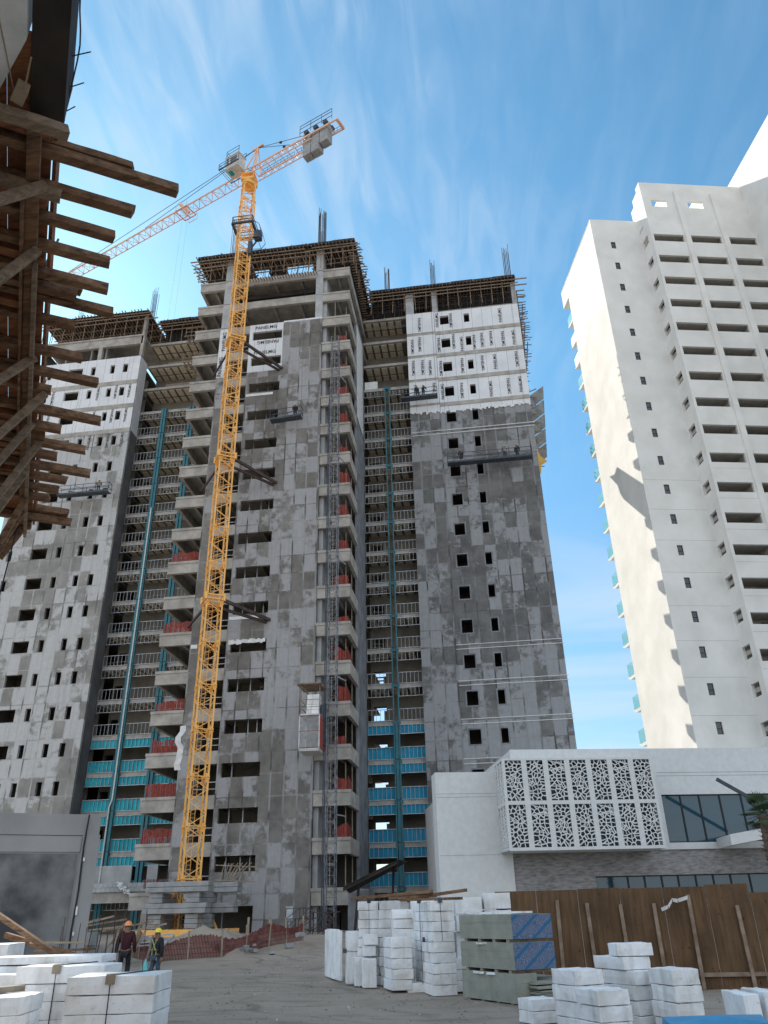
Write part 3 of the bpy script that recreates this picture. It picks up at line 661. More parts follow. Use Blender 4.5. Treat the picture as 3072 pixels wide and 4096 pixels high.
    # --- formwork decks
    def deck(name, x0, x1, y0, y1, z, seed, fascia=True, lstub=0, rstub=0):
        r = random.Random(seed)
        mb = MB(); mb.box((x0, y0, z), (x1, y1, z+0.06)); d = mb.build(name, 'timber_dark', T)
        mb = MB(); n = int((x1-x0)/0.42)
        for i in range(n+1):
            x = x0+(x1-x0)*i/n+r.uniform(-0.05, 0.05); mb.bar((x, y0-r.uniform(0.1, 0.55), z-0.09), (x+r.uniform(-.05,.05), y1, z-0.09), 0.09, 0.11)
        m = int((y1-y0)/1.1)
        for j in range(m+1):
            y = y0+0.15+(y1-y0-0.3)*j/m; mb.bar((x0-lstub-r.uniform(0.1,0.6), y, z-0.23), (x1+rstub+r.uniform(0.1,0.6), y, z-0.23+r.uniform(-.03,.03)), 0.1, 0.13)
        for yy, zz in ((y0+0.1, z-0.75), (y0+0.3, z-1.2)): mb.bar((x0-0.3, yy, zz), (x1+0.3, yy, zz+r.uniform(-.1,.1)), 0.09)
        mb.build('form_joists', 'timber', d)
        mb = MB()
        nx = int((x1-x0)/1.35)
        for i in range(nx+1):
            x = x0+0.2+(x1-x0-0.4)*i/nx
            for y in (y0+0.4, y0+2.0, y0+4.4):
                mb.tube((x+r.uniform(-.1,.1), y, 68.5), (x+r.uniform(-.1,.1), y, z-0.25), 0.045)
        pieces(mb, 'props', 'timber', d, 0.3)
        if fascia:
            mb = MB(); i = 0; x = x0
            while x < x1:
                ww = r.uniform(1.6, 2.9); mb.box((x, y0-0.03, z+0.06), (min(x+ww, x1)-0.02, y0+0.03, z+0.30+r.uniform(0, 0.14))); x += ww
            mb.build('edge_board', 'timber_dark', d)
        return d
    deck('formwork_deck', -29.7, -23.6, 64.15, 84.0, 71.75, 1, True, 0.5, 0)
    deck('formwork_deck', -23.5, -16.4, 64.15, 66.9, 71.75, 11, True, 0, 0)
    deck('formwork_deck', -16.3, -10.75, 64.15, 84.0, 71.75, 12, True, 0, 0)
    dl = deck('formwork_deck', -53.6, -39.0, 71.6, 80.0, 71.9, 2, False, 0, 0.5)
    deck('formwork_deck', -38.6, -29.8, 74.2, 80.0, 72.0, 3, True)
    deck('formwork_deck', -10.4, 7.9, 73.0, 84.0, 71.75, 4, True, 0, 0.9)
    mb = MB(); r = random.Random(8)          # stubs along the right and left edges of the central deck, and a dense second row
    for i in range(40):
        y = 64.6+i*0.45; mb.bar((-11.3, y, 71.6), (-10.3+r.uniform(0, 0.45), y, 71.55+r.uniform(-.05, .05)), 0.1)
        if i % 3 == 0: mb.bar((-10.75, y, 71.6), (-10.1, y+0.4, 71.2), 0.07)
        mb.bar((-11.6, y, 70.3), (-11.0+r.uniform(0, .3), y, 70.3), 0.09)
        if i < 24: mb.bar((-29.4, y, 70.6), (-30.2-r.uniform(0, 0.4), y-0.3, 71.1), 0.09)
    for i in range(30):
        x = -24.9+i*0.33; mb.bar((x, 65.6, 68.25), (x+0.05, 64.35-r.random()*0.2, 67.75), 0.09)
    for i in range(26):
        x = -29.2+i*0.7; mb.bar((x, 64.6, 71.4), (x+0.5, 65.6, 70.2), 0.06); mb.bar((x, 66.5, 71.4), (x-0.4, 67.0, 69.6), 0.06)
    for z in (71.0, 70.4): mb.bar((-30.4, 64.9, z), (-26.2, 64.8, z+0.1), 0.09); mb.bar((-30.4, 66.4, z), (-26.2, 66.4, z), 0.09)
    for z in (70.9, 70.2): mb.bar((-26, 65.9, z), (-10.6, 65.9, z+0.15), 0.1)
    pieces(mb, 'edge_timbers', 'timber', T, 0.15)
    mb = MB()                                # inner forms seen under the central deck: dark beam boxes
    for x0, x1 in ((-29, -25.6), (-21.5, -19.5), (-14.4, -11.2)): mb.box((x0, 66.3, 69.9+0.5), (x1, 76, 71.4))
    mb.box((-25, 66.4, 66.6), (-15.5, 70.4, 67.2)); pieces(mb, 'beam_form', 'timber_dark', T, 0.05)
    mb = MB()                                # falsework at the right end of the right wing
    mb.box((8.1, 76, 62), (8.25, 88, 72.2)); 
    for i in range(30):
        y = 74.2+i*0.46
        for z in (63.0, 65.3, 67.5, 69.8): 
            if r.random() < 0.8: mb.bar((8.0, y, z+r.uniform(-.2,.2)), (8.6+r.uniform(0,0.6), y, z+r.uniform(-.1,.1)), 0.08)
    for z in (63, 66, 69): mb.bar((8.6, 75, z), (8.6, 88, z), 0.1)
    mb.build('side_formwork', 'timber', T)
    # timber frames in the right wing top storey
    mb = MB()
    for i in range(24):
        x = -10.2+i*0.75; mb.bar((x, 74.0, 68.6), (x, 74.0, 71.5), 0.07)
        mb.bar((x, 74.4, 69.4+0.2*math.sin(i)), (x+1.0, 74.2, 70.0), 0.07)
    for z in (69.3, 70.0, 70.7): mb.bar((-10.4, 74.1, z), (7.8, 74.1, z+0.1), 0.09)
    mb.box((-1.8, 75.2, 68.4), (7.2, 75.4, 71.2)); mb.box((-11.2, 75.4, 69.6), (-6.6, 75.6, 71.6))
    for i in range(14):
        x = -38.2+i*0.62; mb.bar((x, 74.9, 68.7), (x, 74.9, 71.8), 0.07)
    mb.box((-38.4, 76, 69.4), (-30, 76.2, 71.8)); pieces(mb, 'storey_frames', 'timber_dark', T, 0.1)
    # small timber landings left of the pilaster
    for zz, k in ((62.0, 0), (58.2, 1)):
        mb = MB()
        for i in range(6): mb.bar((-30.9+i*0.45, 66.2, zz+0.15*i*0), (-30.9+i*0.45, 67.6, zz), 0.14, 0.07)
        for y in (66.2, 66.9, 67.6): mb.bar((-31.2, y, zz-0.1), (-28.2, y, zz-0.1), 0.09)
        for x in (-31.0, -29.7, -28.6): mb.bar((x, 66.2, zz), (x, 66.2, zz+1.0), 0.06)
        for q in (0.5, 1.0): mb.bar((-31.0, 66.2, zz+q), (-28.6, 66.2, zz+q), 0.05)
        mb.bar((-31.2, 66.9, zz-0.1), (-29.0, 67.6, zz-1.4), 0.08)
        mb.build('timber_landing', 'timber', T)
    # --- starter bars
    def rebar(x, y, z, wd, h, n, ties, thick=0.03):
        mb = MB(); r = random.Random(int(x*10))
        for i in range(n):
            a = i/(n-1)*wd-wd/2
            for dy in (0, 0.5):
                mb.tube((x+a, y+dy, z), (x+a+r.uniform(-.06,.06), y+dy, z+h*r.uniform(0.82, 1.0)), thick, 4)
        for j in range(ties):
            zz = z+0.15+j*0.12; mb.bar((x-wd/2, y-0.02, zz), (x+wd/2, y-0.02, zz), 0.02); mb.bar((x-wd/2, y+0.52, zz), (x+wd/2, y+0.52, zz), 0.02)
        mb.build('starter_bars', 'rust', T)
    rebar(-15.0, 65.6, 71.8, 0.85, 8.0, 7, 30, 0.035); rebar(-25.9, 65.6, 71.8, 0.8, 8.0, 6, 14, 0.03)
    rebar(-8.3, 75, 72, 0.6, 6.2, 5, 14); rebar(-2.3, 75, 72, 0.6, 6.4, 5, 12); rebar(7.3, 75, 72, 0.7, 7.6, 5, 16)
    rebar(-39.8, 74, 72.2, 0.7, 6.0, 5, 0); rebar(-50, 74, 72.2, 0.7, 3.4, 5, 0); rebar(-30.6, 75.5, 72, 1.2, 3.2, 6, 5)
    mb = MB()
    for i in range(26): mb.tube((-6.6+i*0.17+r.uniform(-.05,.05), 78, 71.8), (-6.6+i*0.17, 78, 73.2+r.random()*1.1), 0.012, 3)
    for i in range(22): mb.tube((-37.2+i*0.25, 78, 72), (-37.2+i*0.25, 78, 73.0+r.random()*1.4), 0.012, 3)
    pieces(mb, 'slab_dowels', 'rust', T, 0.001)
    # --- ground storey on the left: beam, posts, block parapet
    mb = MB(); mb.box((-39.4, 72.0, 3.35), (XL-1.2, 72.5, 4.2)); mb.box((-31.2, 71.9, 0.5), (-30.6, 72.4, 3.35)); mb.box((-36.6, 72, 0.5), (-36.2, 72.4, 3.35)); mb.box((-30.4, 71.5, 2.9), (-26.4, 72.1, 4.4)); pieces(mb, 'ground_beam', 'slab', T, 0.02)
    mb = MB()
    for j in range(2):
        for i in range(19): mb.box((-39.2+i*0.45+0.2*j, 71.8, 4.22+j*0.36), (-39.2+i*0.45+0.2*j+0.43, 72.1, 4.22+j*0.36+0.34))
    mb.build('block_parapet', 'column', T)
    mb = MB(); mb.box((-39, 76.5, 0.5), (-26, 76.7, 4)); mb.build('ground_back_wall', 'slab_dark', T)
    mb = MB(); mb.box((-38.5, 74.1, LV(18)+0.4), (-33.5, 74.3, LV(18)+2.6)); mb.box((-32.0, 74.1, LV(18)+0.4), (-31.0, 74.3, LV(18)+2.6)); pieces(mb, 'block_wall', 'column', T, 0.05)
    # floor numbers sprayed on the slab edges by the hoist
    mb = MB()
    for k in range(5, 18):
        mb.cur = 0; letter(mb, str(19-k), -13.5, LV(k)-0.72, 64.97, 0.62, 0, 0)
    pieces(mb, 'floor_number', 'ink', T, 0.25)
    return T
TW = build_tower()
tarp = MB()
def K9(x, y, z, f): return (x*f, y*f, 2+(z-2)*f)
for i in range(5):
    f = 1.10; t0, t1 = i/5+0.006, (i+1)/5-0.006; lo = lambda t: K9(9.25-0.3*t, 86.6, 63.4-11*t, f); hi = lambda t: K9(11.3-0.8*t, 88.4, 66.0-11.5*t, f)
    a = [lo(t1), hi(t1), hi(t0), lo(t0)]
    tarp.add(a+[(p[0]+0.1, p[1]-0.1, p[2]) for p in a], [(0,3,2,1),(4,5,6,7),(0,1,5,4),(1,2,6,5),(2,3,7,6),(3,0,4,7)])
cp = root('catch_platform', (10, 95, 56), 'grey catch platform with timber brackets sticking out from the grey tower, right edge', 'platform')
tarp.build('guard_panel', 'side_wall', cp)
mb = MB()
for i in range(9):
    z = 63.6-i*1.35; mb.bar(K9(8.6, 86.5, z, 1.1), K9(10.2, 86.7, z+0.8, 1.1), 0.13); mb.bar(K9(8.6, 86.5, z-0.6, 1.1), K9(9.9, 86.6, z-0.6, 1.1), 0.11)
mb.build('bracket', 'timber', cp)
mb = MB(); P9 = [(5.4, 90.0, 56.6), (9.6, 90.1, 57.0), (10.0, 90.2, 55.9), (10.8, 90.3, 55.1), (9.9, 90.2, 54.5), (9.8, 90.1, 53.4), (9.5, 90.0, 52.8), (5.4, 90.0, 52.0)]  # flap lengthened out of sight behind the wing to shape the white tower's shadow
mb.add(P9+[(p[0], p[1]+0.25, p[2]+0.1) for p in P9], [tuple(range(8)), tuple(range(8,16))[::-1]]+[(j, (j+1)%8, 8+(j+1)%8, 8+j) for j in range(8)])
mb.build('loose_tarp', 'yellow_tarp', cp)
# ------------------------------------------------------------------ finished white hotel tower on the right (turned 12 degrees)
ROT = Matrix.Rotation(R(12.1), 4, 'Z')
def wallv(mb, v0, v1, z0, z1, uf, ub, holes=()):
    """a wall facing -u: same as MB.wall with the axes swapped"""
    t = MB(); t.wall(v0, v1, z0, z1, 0, 1, holes)
    mb.add([(uf+(ub-uf)*p.y, p.x, p.z) for p in t.v], [f[::-1] for f in t.f])
def build_white_tower():
    U0, V0, UI, VS, UJ = 33.9, 69.3, 40.3, 66.78, 54.1
    base = ROT @ Vector((45, 75, 0)); T = root('hotel_tower', base, 'tall finished white tower with one sunlit side and rows of recessed openings', 'building')
    mb = MB(ROT)
    mb.wall(U0, UI, 0, 82.0, V0, V0+0.3, [(36.1, 36.72, 76.9-H*k, 78.05-H*k) for k in range(21)])
    wallv(mb, V0+0.3, 80.3, 0, 78.85, U0, U0+0.3); wallv(mb, V0+0.3, 82.7, 78.85, 82.0, U0, U0+0.3)
    mb.box((U0, V0+0.3, 81.7), (UI, 82.7, 81.96)); mb.box((U0+0.3, 80.0, 0), (UI, 80.3, 78.85)); mb.box((U0+0.3, 80.3, 78.85), (UI, 82.7, 79.1)); mb.box((U0+0.3, 82.4, 79.1), (UI+14, 82.7, 81.7))
    mb.build('side_block', 'tower_white', T)
    for k in range(21):
        z0, z1 = 76.9-H*k, 78.05-H*k; f = MB(ROT); g = MB(ROT)
        f.wall(36.12, 36.70, z0+0.01, z1-0.01, V0+0.10, V0+0.17, [(36.17, 36.65, z0+0.06, z0+0.5), (36.17, 36.65, z0+0.55, z1-0.06)])
        wf = f.build('window', 'frame', T)
        g.box((36.17, V0+0.13, z0+0.06), (36.65, V0+0.15, z1-0.06)); g.build('pane', 'glass', wf)
    for k in range(1, 21):                    # sea side balconies behind the sunlit wall
        z = 78.2-H*k+0.25; b = MB(ROT)
        b.box((U0, 80.3, z-0.32), (UI, 81.5, z)); b.add([(U0,81.5,z-0.32),(UI,81.5,z-0.32),(UI,82.25,z-0.02),(U0,82.25,z-0.02),(U0,81.5,z),(UI,81.5,z),(UI,82.25,z+0.08),(U0,82.25,z+0.08)],[(0,3,2,1),(4,5,6,7),(0,1,5,4),(1,2,6,5),(2,3,7,6),(3,0,4,7)])
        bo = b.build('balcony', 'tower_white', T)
        g = MB(ROT); g.box((U0+0.04, 80.35, z+0.02), (U0+0.06, 82.1, z+1.45)); g.box((U0+0.06, 82.08, z+0.1), (UI, 82.1, z+1.45)); g.build('glass_railing', 'rail_glass', bo)
    # stepped-forward middle block
    bays = ((40.6, 44.5), (45.45, 49.4), (50.45, 54.0)); holes = []
    for k in range(21):
        for a, b in bays: holes.append((a, b, 75.4-H*k+0.45, 77.03-H*k))
    mb = MB(ROT); lit = [(41.4, 43.4, 82.0, 83.2), (46.25, 48.3, 82.0, 83.25)]
    mb.wall(UI, UJ, 0, 86.4, VS, VS+0.3, holes+lit)
    so = [(67.7, 69.15, 76.55-H*k, 77.85-H*k) for k in range(21)]
    wallv(mb, VS+0.3, V0+0.3, 0, 83.0, UI, UI+0.3, so); wallv(mb, VS+0.3, 70.2, 83.0, 84.6, UI, UI+0.3); wallv(mb, VS+0.3, 69.3, 84.6, 85.7, UI, UI+0.3); wallv(mb, VS+0.3, 67.9, 85.7, 86.4, UI, UI+0.3)
    wallv(mb, V0+0.3, 70.6, 81.9, 83.0, UI, UI+0.3)
    mb.box((UI, 68.2, 79.6), (UJ, 82, 79.9))
    for u in (43.75, 48.6): mb.box((u, VS+0.3, 79.9), (u+0.2, 72.5, 86.0))
    mb.build('middle_block', 'tower_white', T)
    for a, b, zt in ((44.68, 45.27, 84.9), (49.6, 50.25, 84.7)):
        m = MB(ROT); m.box((a-0.05, VS-0.28, 0), (b, VS-0.002, zt)); m.build('fin', 'tower_white', T)
    for k in range(21):                       # open galleries behind the parapets
        z = 77.03-H*k; m = MB(ROT)
        m.box((UI+0.3, VS+0.3, z+0.02), (UJ, 69.6, z+0.45)); m.box((UI+0.3, 69.2, z-H+0.45), (UJ, 69.4, z+0.02))
        for a, b in bays: m.box((b+0.1, VS+0.3, z-H+0.45), (b+0.3, 69.2, z+0.02))
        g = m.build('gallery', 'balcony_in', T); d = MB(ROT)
        for a, b in bays: d.box((a+0.05, 69.1, z-2.4), (a+0.75, 69.2-0.002, z-0.2)); d.box((b-1.6, 69.1, z-2.4), (b-0.25, 69.2-0.002, z-0.2))
        d.build('door', 'frame', g)
    for k in range(10, 20):                    # shallow joints at floor level
        z = 78.6-H*k; m = MB(ROT); m.box((U0+0.02, V0-0.004, z), (UI-0.02, V0+0.05, z+0.02)); m.box((40.4, VS-0.004, z+0.1), (44.6, VS+0.05, z+0.12)); m.build('wall_joint', 'joint', T)
    m = MB(ROT); m.box((UJ, 50, 0), (75, 90, 89.0)); m.build('main_block', 'tower_white', T)
    m = MB(ROT); m.box((UJ-0.08, 58.9, 77.5), (UJ-0.002, 60.0, 80.0)); m.build('vent_grille', 'frame', T)
build_white_tower()

# ------------------------------------------------------------------ white podium building with the lattice screen
def build_podium():
    base = ROT @ Vector((20, 58, 0)); T = root('podium_building', base, 'low white building with cut-out lattice screen, ribbon windows and grey stone base', 'building')
    vs = 50.0; vw = 52.4; 
    mb = MB(ROT)
    k = vw/50.0
    # left plain box; upper box; stone base
    Z = lambda z, v=vw: 2+(z-2)*v/50.0
    UU = lambda u, v=vw: u*v/50.0
    mb.wall(UU(7.1), UU(11.6), -0.5, Z(9.78), vw, vw+0.4); wallv(mb, vw+0.4, vw+1.7, -0.5, Z(9.78), UU(7.1), UU(7.1)+0.4); mb.box((UU(7.1), vw, Z(9.78)), (UU(11.6), vw+1.7, Z(9.78)+0.01)); mb.box((UU(8.6), vw+1.7, -0.5), (UU(12), vw+18, Z(9.5)))
    mb.build('plain_wing', 'podium_white', T)
    hole = (UU(21.45), 36, Z(5.5), Z(8.3))
    mb = MB(ROT); z5 = Z(5.12)
    mb.wall(UU(12.0), 38, z5, Z(11.14), vw-0.02, vw+0.4, [hole]); wallv(mb, vw+0.4, vw+20, Z(9.0), Z(11.14), UU(12.0), UU(12.0)+0.4); mb.box((UU(12.0), vw+0.4, Z(11.1)), (38, vw+20, Z(11.14)))
    up = mb.build('upper_wall', 'podium_white', T)
    mb = MB(ROT)
    for z in (Z(9.62), Z(9.42)): mb.box((UU(21.4), vw-0.026, z), (38, vw, z+0.025))
    for z in (Z(8.5), Z(8.3), Z(5.0)): mb.box((UU(7.15), vw-0.006, z), (UU(10.9), vw+0.1, z+0.02))
    mb.build('wall_joint', 'joint', T)
    mb = MB(ROT); mb.wall(UU(11.3), 38, -0.5, z5, vw+0.1, vw+0.5, [(UU(16.55), 38.1, Z(2.45), Z(3.72))]); mb.build('stone_wall', 'stone', T)
    def band(u0, u1, z0, z1, cuts, v, name):
        f = MB(ROT); hs = []
        e = [u0]+cuts+[u1]
        for a, b in zip(e, e[1:]): hs.append((a+0.05, b-0.05, z0+0.07, z1-0.07))
        f.wall(u0, u1, z0, z1, v+0.12, v+0.24, hs); fo = f.build(name, 'frame', T)
        for a, b, c, d in hs:
            g = MB(ROT); g.box((a, v+0.17, c), (b, v+0.19, d)); g.build('pane', 'glass_blue', fo)
    band(UU(21.45), 36, Z(5.5), Z(8.3), [UU(x) for x in (22.72, 23.95, 25.3, 26.72, 28.15, 29.6, 31, 32.5)], vw, 'window_band')
    band(UU(16.55), 38, Z(2.45), Z(3.72), [UU(x) for x in (17.55, 18.56, 19.6, 20.67, 21.7, 22.8, 23.9, 25.0, 26.2, 28.3, 30.5, 33)], vw+0.1, 'window_band')
    mb = MB(ROT); mb.box((UU(12.0), vw+3, z5), (38, vw+3.2, Z(8.6))); mb.box((UU(16), vw+5, -0.5), (38, vw+5.2, Z(4.4)))
    mb.box((UU(22.8), vw+1, Z(5.4)), (UU(23.7), vw+1.1, Z(8.4)))
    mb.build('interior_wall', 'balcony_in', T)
    # lattice screen
    u0, u1, z0, z1 = 11.44, 21.22, 5.2, 10.6
    sc = MB(ROT); cols = 7; cw = (u1-u0)/cols; hs = []
    for i in range(cols):
        a = u0+i*cw+0.17; b = a+cw-0.34
        for c, d in ((z0+0.18, 7.82), (8.05, z1-0.12)): hs.append((a, b, c, d))
    sc.wall(u0, u1, z0, z1, vs, vs+0.06, hs); hs2 = []
    v1 = vs+2.35; n = 3; w2 = (v1-vs-0.1)/n
    for i in range(n):
        a = vs+0.1+i*w2+0.08; b = a+w2-0.16
        for c, d in ((z0+0.18, 7.82), (8.05, z1-0.12)): hs2.append((a, b, c, d))
    wallv(sc, vs+0.06, v1, z0, z1, u0, u0+0.06, hs2)
    sc.box((u0, vs+0.06, z0-0.0), (u1, vw, z0+0.08)); sc.box((u0+0.06, vs+0.06, z1-0.08), (u1, vw, z1-0.001)); sc.box((u1-0.06, vs+0.06, z0+0.08), (u1, vw, z1-0.08))
    so = sc.build('lattice_screen', 'podium_white', T)
    def pattern(seed, w_, h_):
        r = random.Random(seed); segs = []; sd = []
        for gy in range(11):
            for gx in range(4): sd.append(((gx+0.5+r.uniform(-.48, .48))*w_/4, (gy+0.5+r.uniform(-.48, .48))*h_/11))
        for a_, p in enumerate(sd):            # each cell is the rectangle clipped by the bisectors with its neighbours
            poly = [((0, 0), -1), ((w_, 0), -1), ((w_, h_), -1), ((0, h_), -1)]   # (corner, neighbour across the edge that starts here)
            for b_, q in enumerate(sd):
                if a_ == b_: continue
                mx_, my_, nx, ny = (p[0]+q[0])/2, (p[1]+q[1])/2, q[0]-p[0], q[1]-p[1]
                dd = [(c[0]-mx_)*nx+(c[1]-my_)*ny for c, _ in poly]
                if max(dd) <= 0: continue
                new = []
                for k in range(len(poly)):
                    (c, e), (c2, _) = poly[k], poly[(k+1) % len(poly)]; d1, d2 = dd[k], dd[(k+1) % len(poly)]
                    if d1 <= 0: new.append((c, e))
                    if (d1 <= 0) != (d2 <= 0):
                        t = d1/(d1-d2); x = (c[0]+(c2[0]-c[0])*t, c[1]+(c2[1]-c[1])*t)
                        new.append((x, b_ if d1 <= 0 else e))
                poly = new
                if not poly: break
            for k in range(len(poly)):
                (c, e), (c2, _) = poly[k], poly[(k+1) % len(poly)]
                if e > a_: segs.append((c, c2, r.uniform(0.05, 0.075)))
        for _ in range(5):
            x, y, a = r.uniform(0, w_), r.uniform(0, h_), r.uniform(0, math.pi); l = r.uniform(0.3, 0.8)
            segs.append(((x-l*math.cos(a), y-l*math.sin(a)), (x+l*math.cos(a), y+l*math.sin(a)), r.uniform(0.04, 0.06)))
        out = []
        for (x0, y0), (x1, y1), t in segs:      # clip to the panel
            dx, dy = x1-x0, y1-y0; t0, t1 = 0.0, 1.0; ok = True
            for p, q in ((-dx, x0), (dx, w_-x0), (-dy, y0), (dy, h_-y0)):
                if abs(p) < 1e-9: 
                    if q < 0: ok = False
                    continue
                tt = q/p
                if p < 0: t0 = max(t0, tt)
                else: t1 = min(t1, tt)
            if ok and t1-t0 > 0.02: out.append((x0+dx*t0, y0+dy*t0, x0+dx*t1, y0+dy*t1, t))
        return out
    for i, (a, b, c, d) in enumerate(hs):
        m = MB(ROT)
        for j, (x0, y0, x1, y1, t) in enumerate(pattern(i % 3+20 if i not in (10, 3) else 31, b-a, d-c)): m.bar((a+x0, vs+0.03+0.0007*j-0.02, c+y0), (a+x1, vs+0.03+0.0007*j-0.02, c+y1), 0.03, t, upv=(0,0,1)) if abs(y1-y0) < abs(x1-x0)*6 else m.bar((a+x0, vs+0.03+0.0007*j-0.02, c+y0), (a+x1, vs+0.03+0.0007*j-0.02, c+y1), t, 0.03, upv=(0,1,0))
        m.build('lattice_panel', 'podium_white', so)
    for i, (a, b, c, d) in enumerate(hs2):
        m = MB(ROT)
        for j, (x0, y0, x1, y1, t) in enumerate(pattern(i+40, b-a, d-c)): m.bar((u0+0.01+0.0007*j, a+x0, c+y0), (u0+0.01+0.0007*j, a+x1, c+y1), 0.03, t) if abs(y1-y0) < abs(x1-x0)*6 else m.bar((u0+0.01+0.0007*j, a+x0, c+y0), (u0+0.01+0.0007*j, a+x1, c+y1), t, 0.03, upv=(1,0,0))
        m.build('lattice_panel', 'podium_white', so)
    mb = MB(ROT); mb.box((u0+0.5, vs+1.0, z0+0.1), (u1-0.1, vs+1.08, z1-0.15)); mb.box((u0+0.45, vs+1.0, z0+0.1), (u0+0.5, vw-0.05, z1-0.15)); mb.build('screen_glazing', 'screen_back', T)
    # entrance canopy, flag boom
    m = MB(ROT); m.add([(25.0,49.2,5.25),(34,47,6.6),(34,50,6.6),(25.6,52.3,5.25),(25.0,49.2,5.85),(34,47,7.2),(34,50,7.2),(25.6,52.3,5.85)],[(0,3,2,1),(4,5,6,7),(0,1,5,4),(1,2,6,5),(2,3,7,6),(3,0,4,7)]); m.build('entrance_canopy', 'podium_white', T)
build_podium()
mb = MB(ROT); mb.bar((24.6, 48.6, 9.0), (28.6, 48.6, 6.6), 0.13, 0.2); 
tag(mb.build('boom', 'dark_steel'), 'dark slanting boom in front of the ribbon window of the white building', 'pole')
# ------------------------------------------------------------------ palm
def palm():
    b = ROT @ Vector((22.6, 40.6, 0)); T = root('palm_tree', b, 'small fan palm with ragged trunk in front of the lattice building, right edge', 'palm tree')
    rr = random.Random(5); tr = MB(); pts = []
    for i in range(29):
        z = 6.1*i/28; pts.append(Vector((b.x-0.1*math.sin(z*0.5), b.y, z)))
    for i, (p, q) in enumerate(zip(pts, pts[1:])):
        tr.tube(p, q, 0.20+0.05*(i % 2), 9, 0.17+0.05*((i+1) % 2))
        for j in range(5):
            a = rr.random()*6.28; d = Vector((math.cos(a), math.sin(a), 0)); tr.tube(p+d*0.15, p+d*0.34+Vector((0,0,0.12)), 0.03, 4, 0.01)
    tr.build('trunk', 'bark', T); cr = MB(); top = pts[-1]
    for i in range(46):
        a = rr.random()*6.28; e = rr.uniform(-0.7, 1.3); l = rr.uniform(0.45, 0.8)
        d = Vector((math.cos(a)*math.cos(e), math.sin(a)*math.cos(e), math.sin(e))); st = top+d*0.1; en = top+d*l; cr.tube(st, en, 0.018, 4)
        sd = d.cross(Vector((0,0,1))).normalized(); up = sd.cross(d)
        for j in range(13):
            t = (j-6)/6*1.25; dd = (d*math.cos(t)+sd*math.sin(t)+up*0.15).normalized(); L = rr.uniform(0.42, 0.62); e2 = en+dd*L-Vector((0,0,0.12*L+0.1*(max(0,-e))))
            wv = dd.cross(up).normalized()*0.022; cr.add([en-wv, en+wv, en.lerp(e2,0.6)+wv*1.1, e2, en.lerp(e2,0.6)-wv*1.1], [(0,1,2,3,4)])
    cr.build('crown', 'frond', T)
palm()
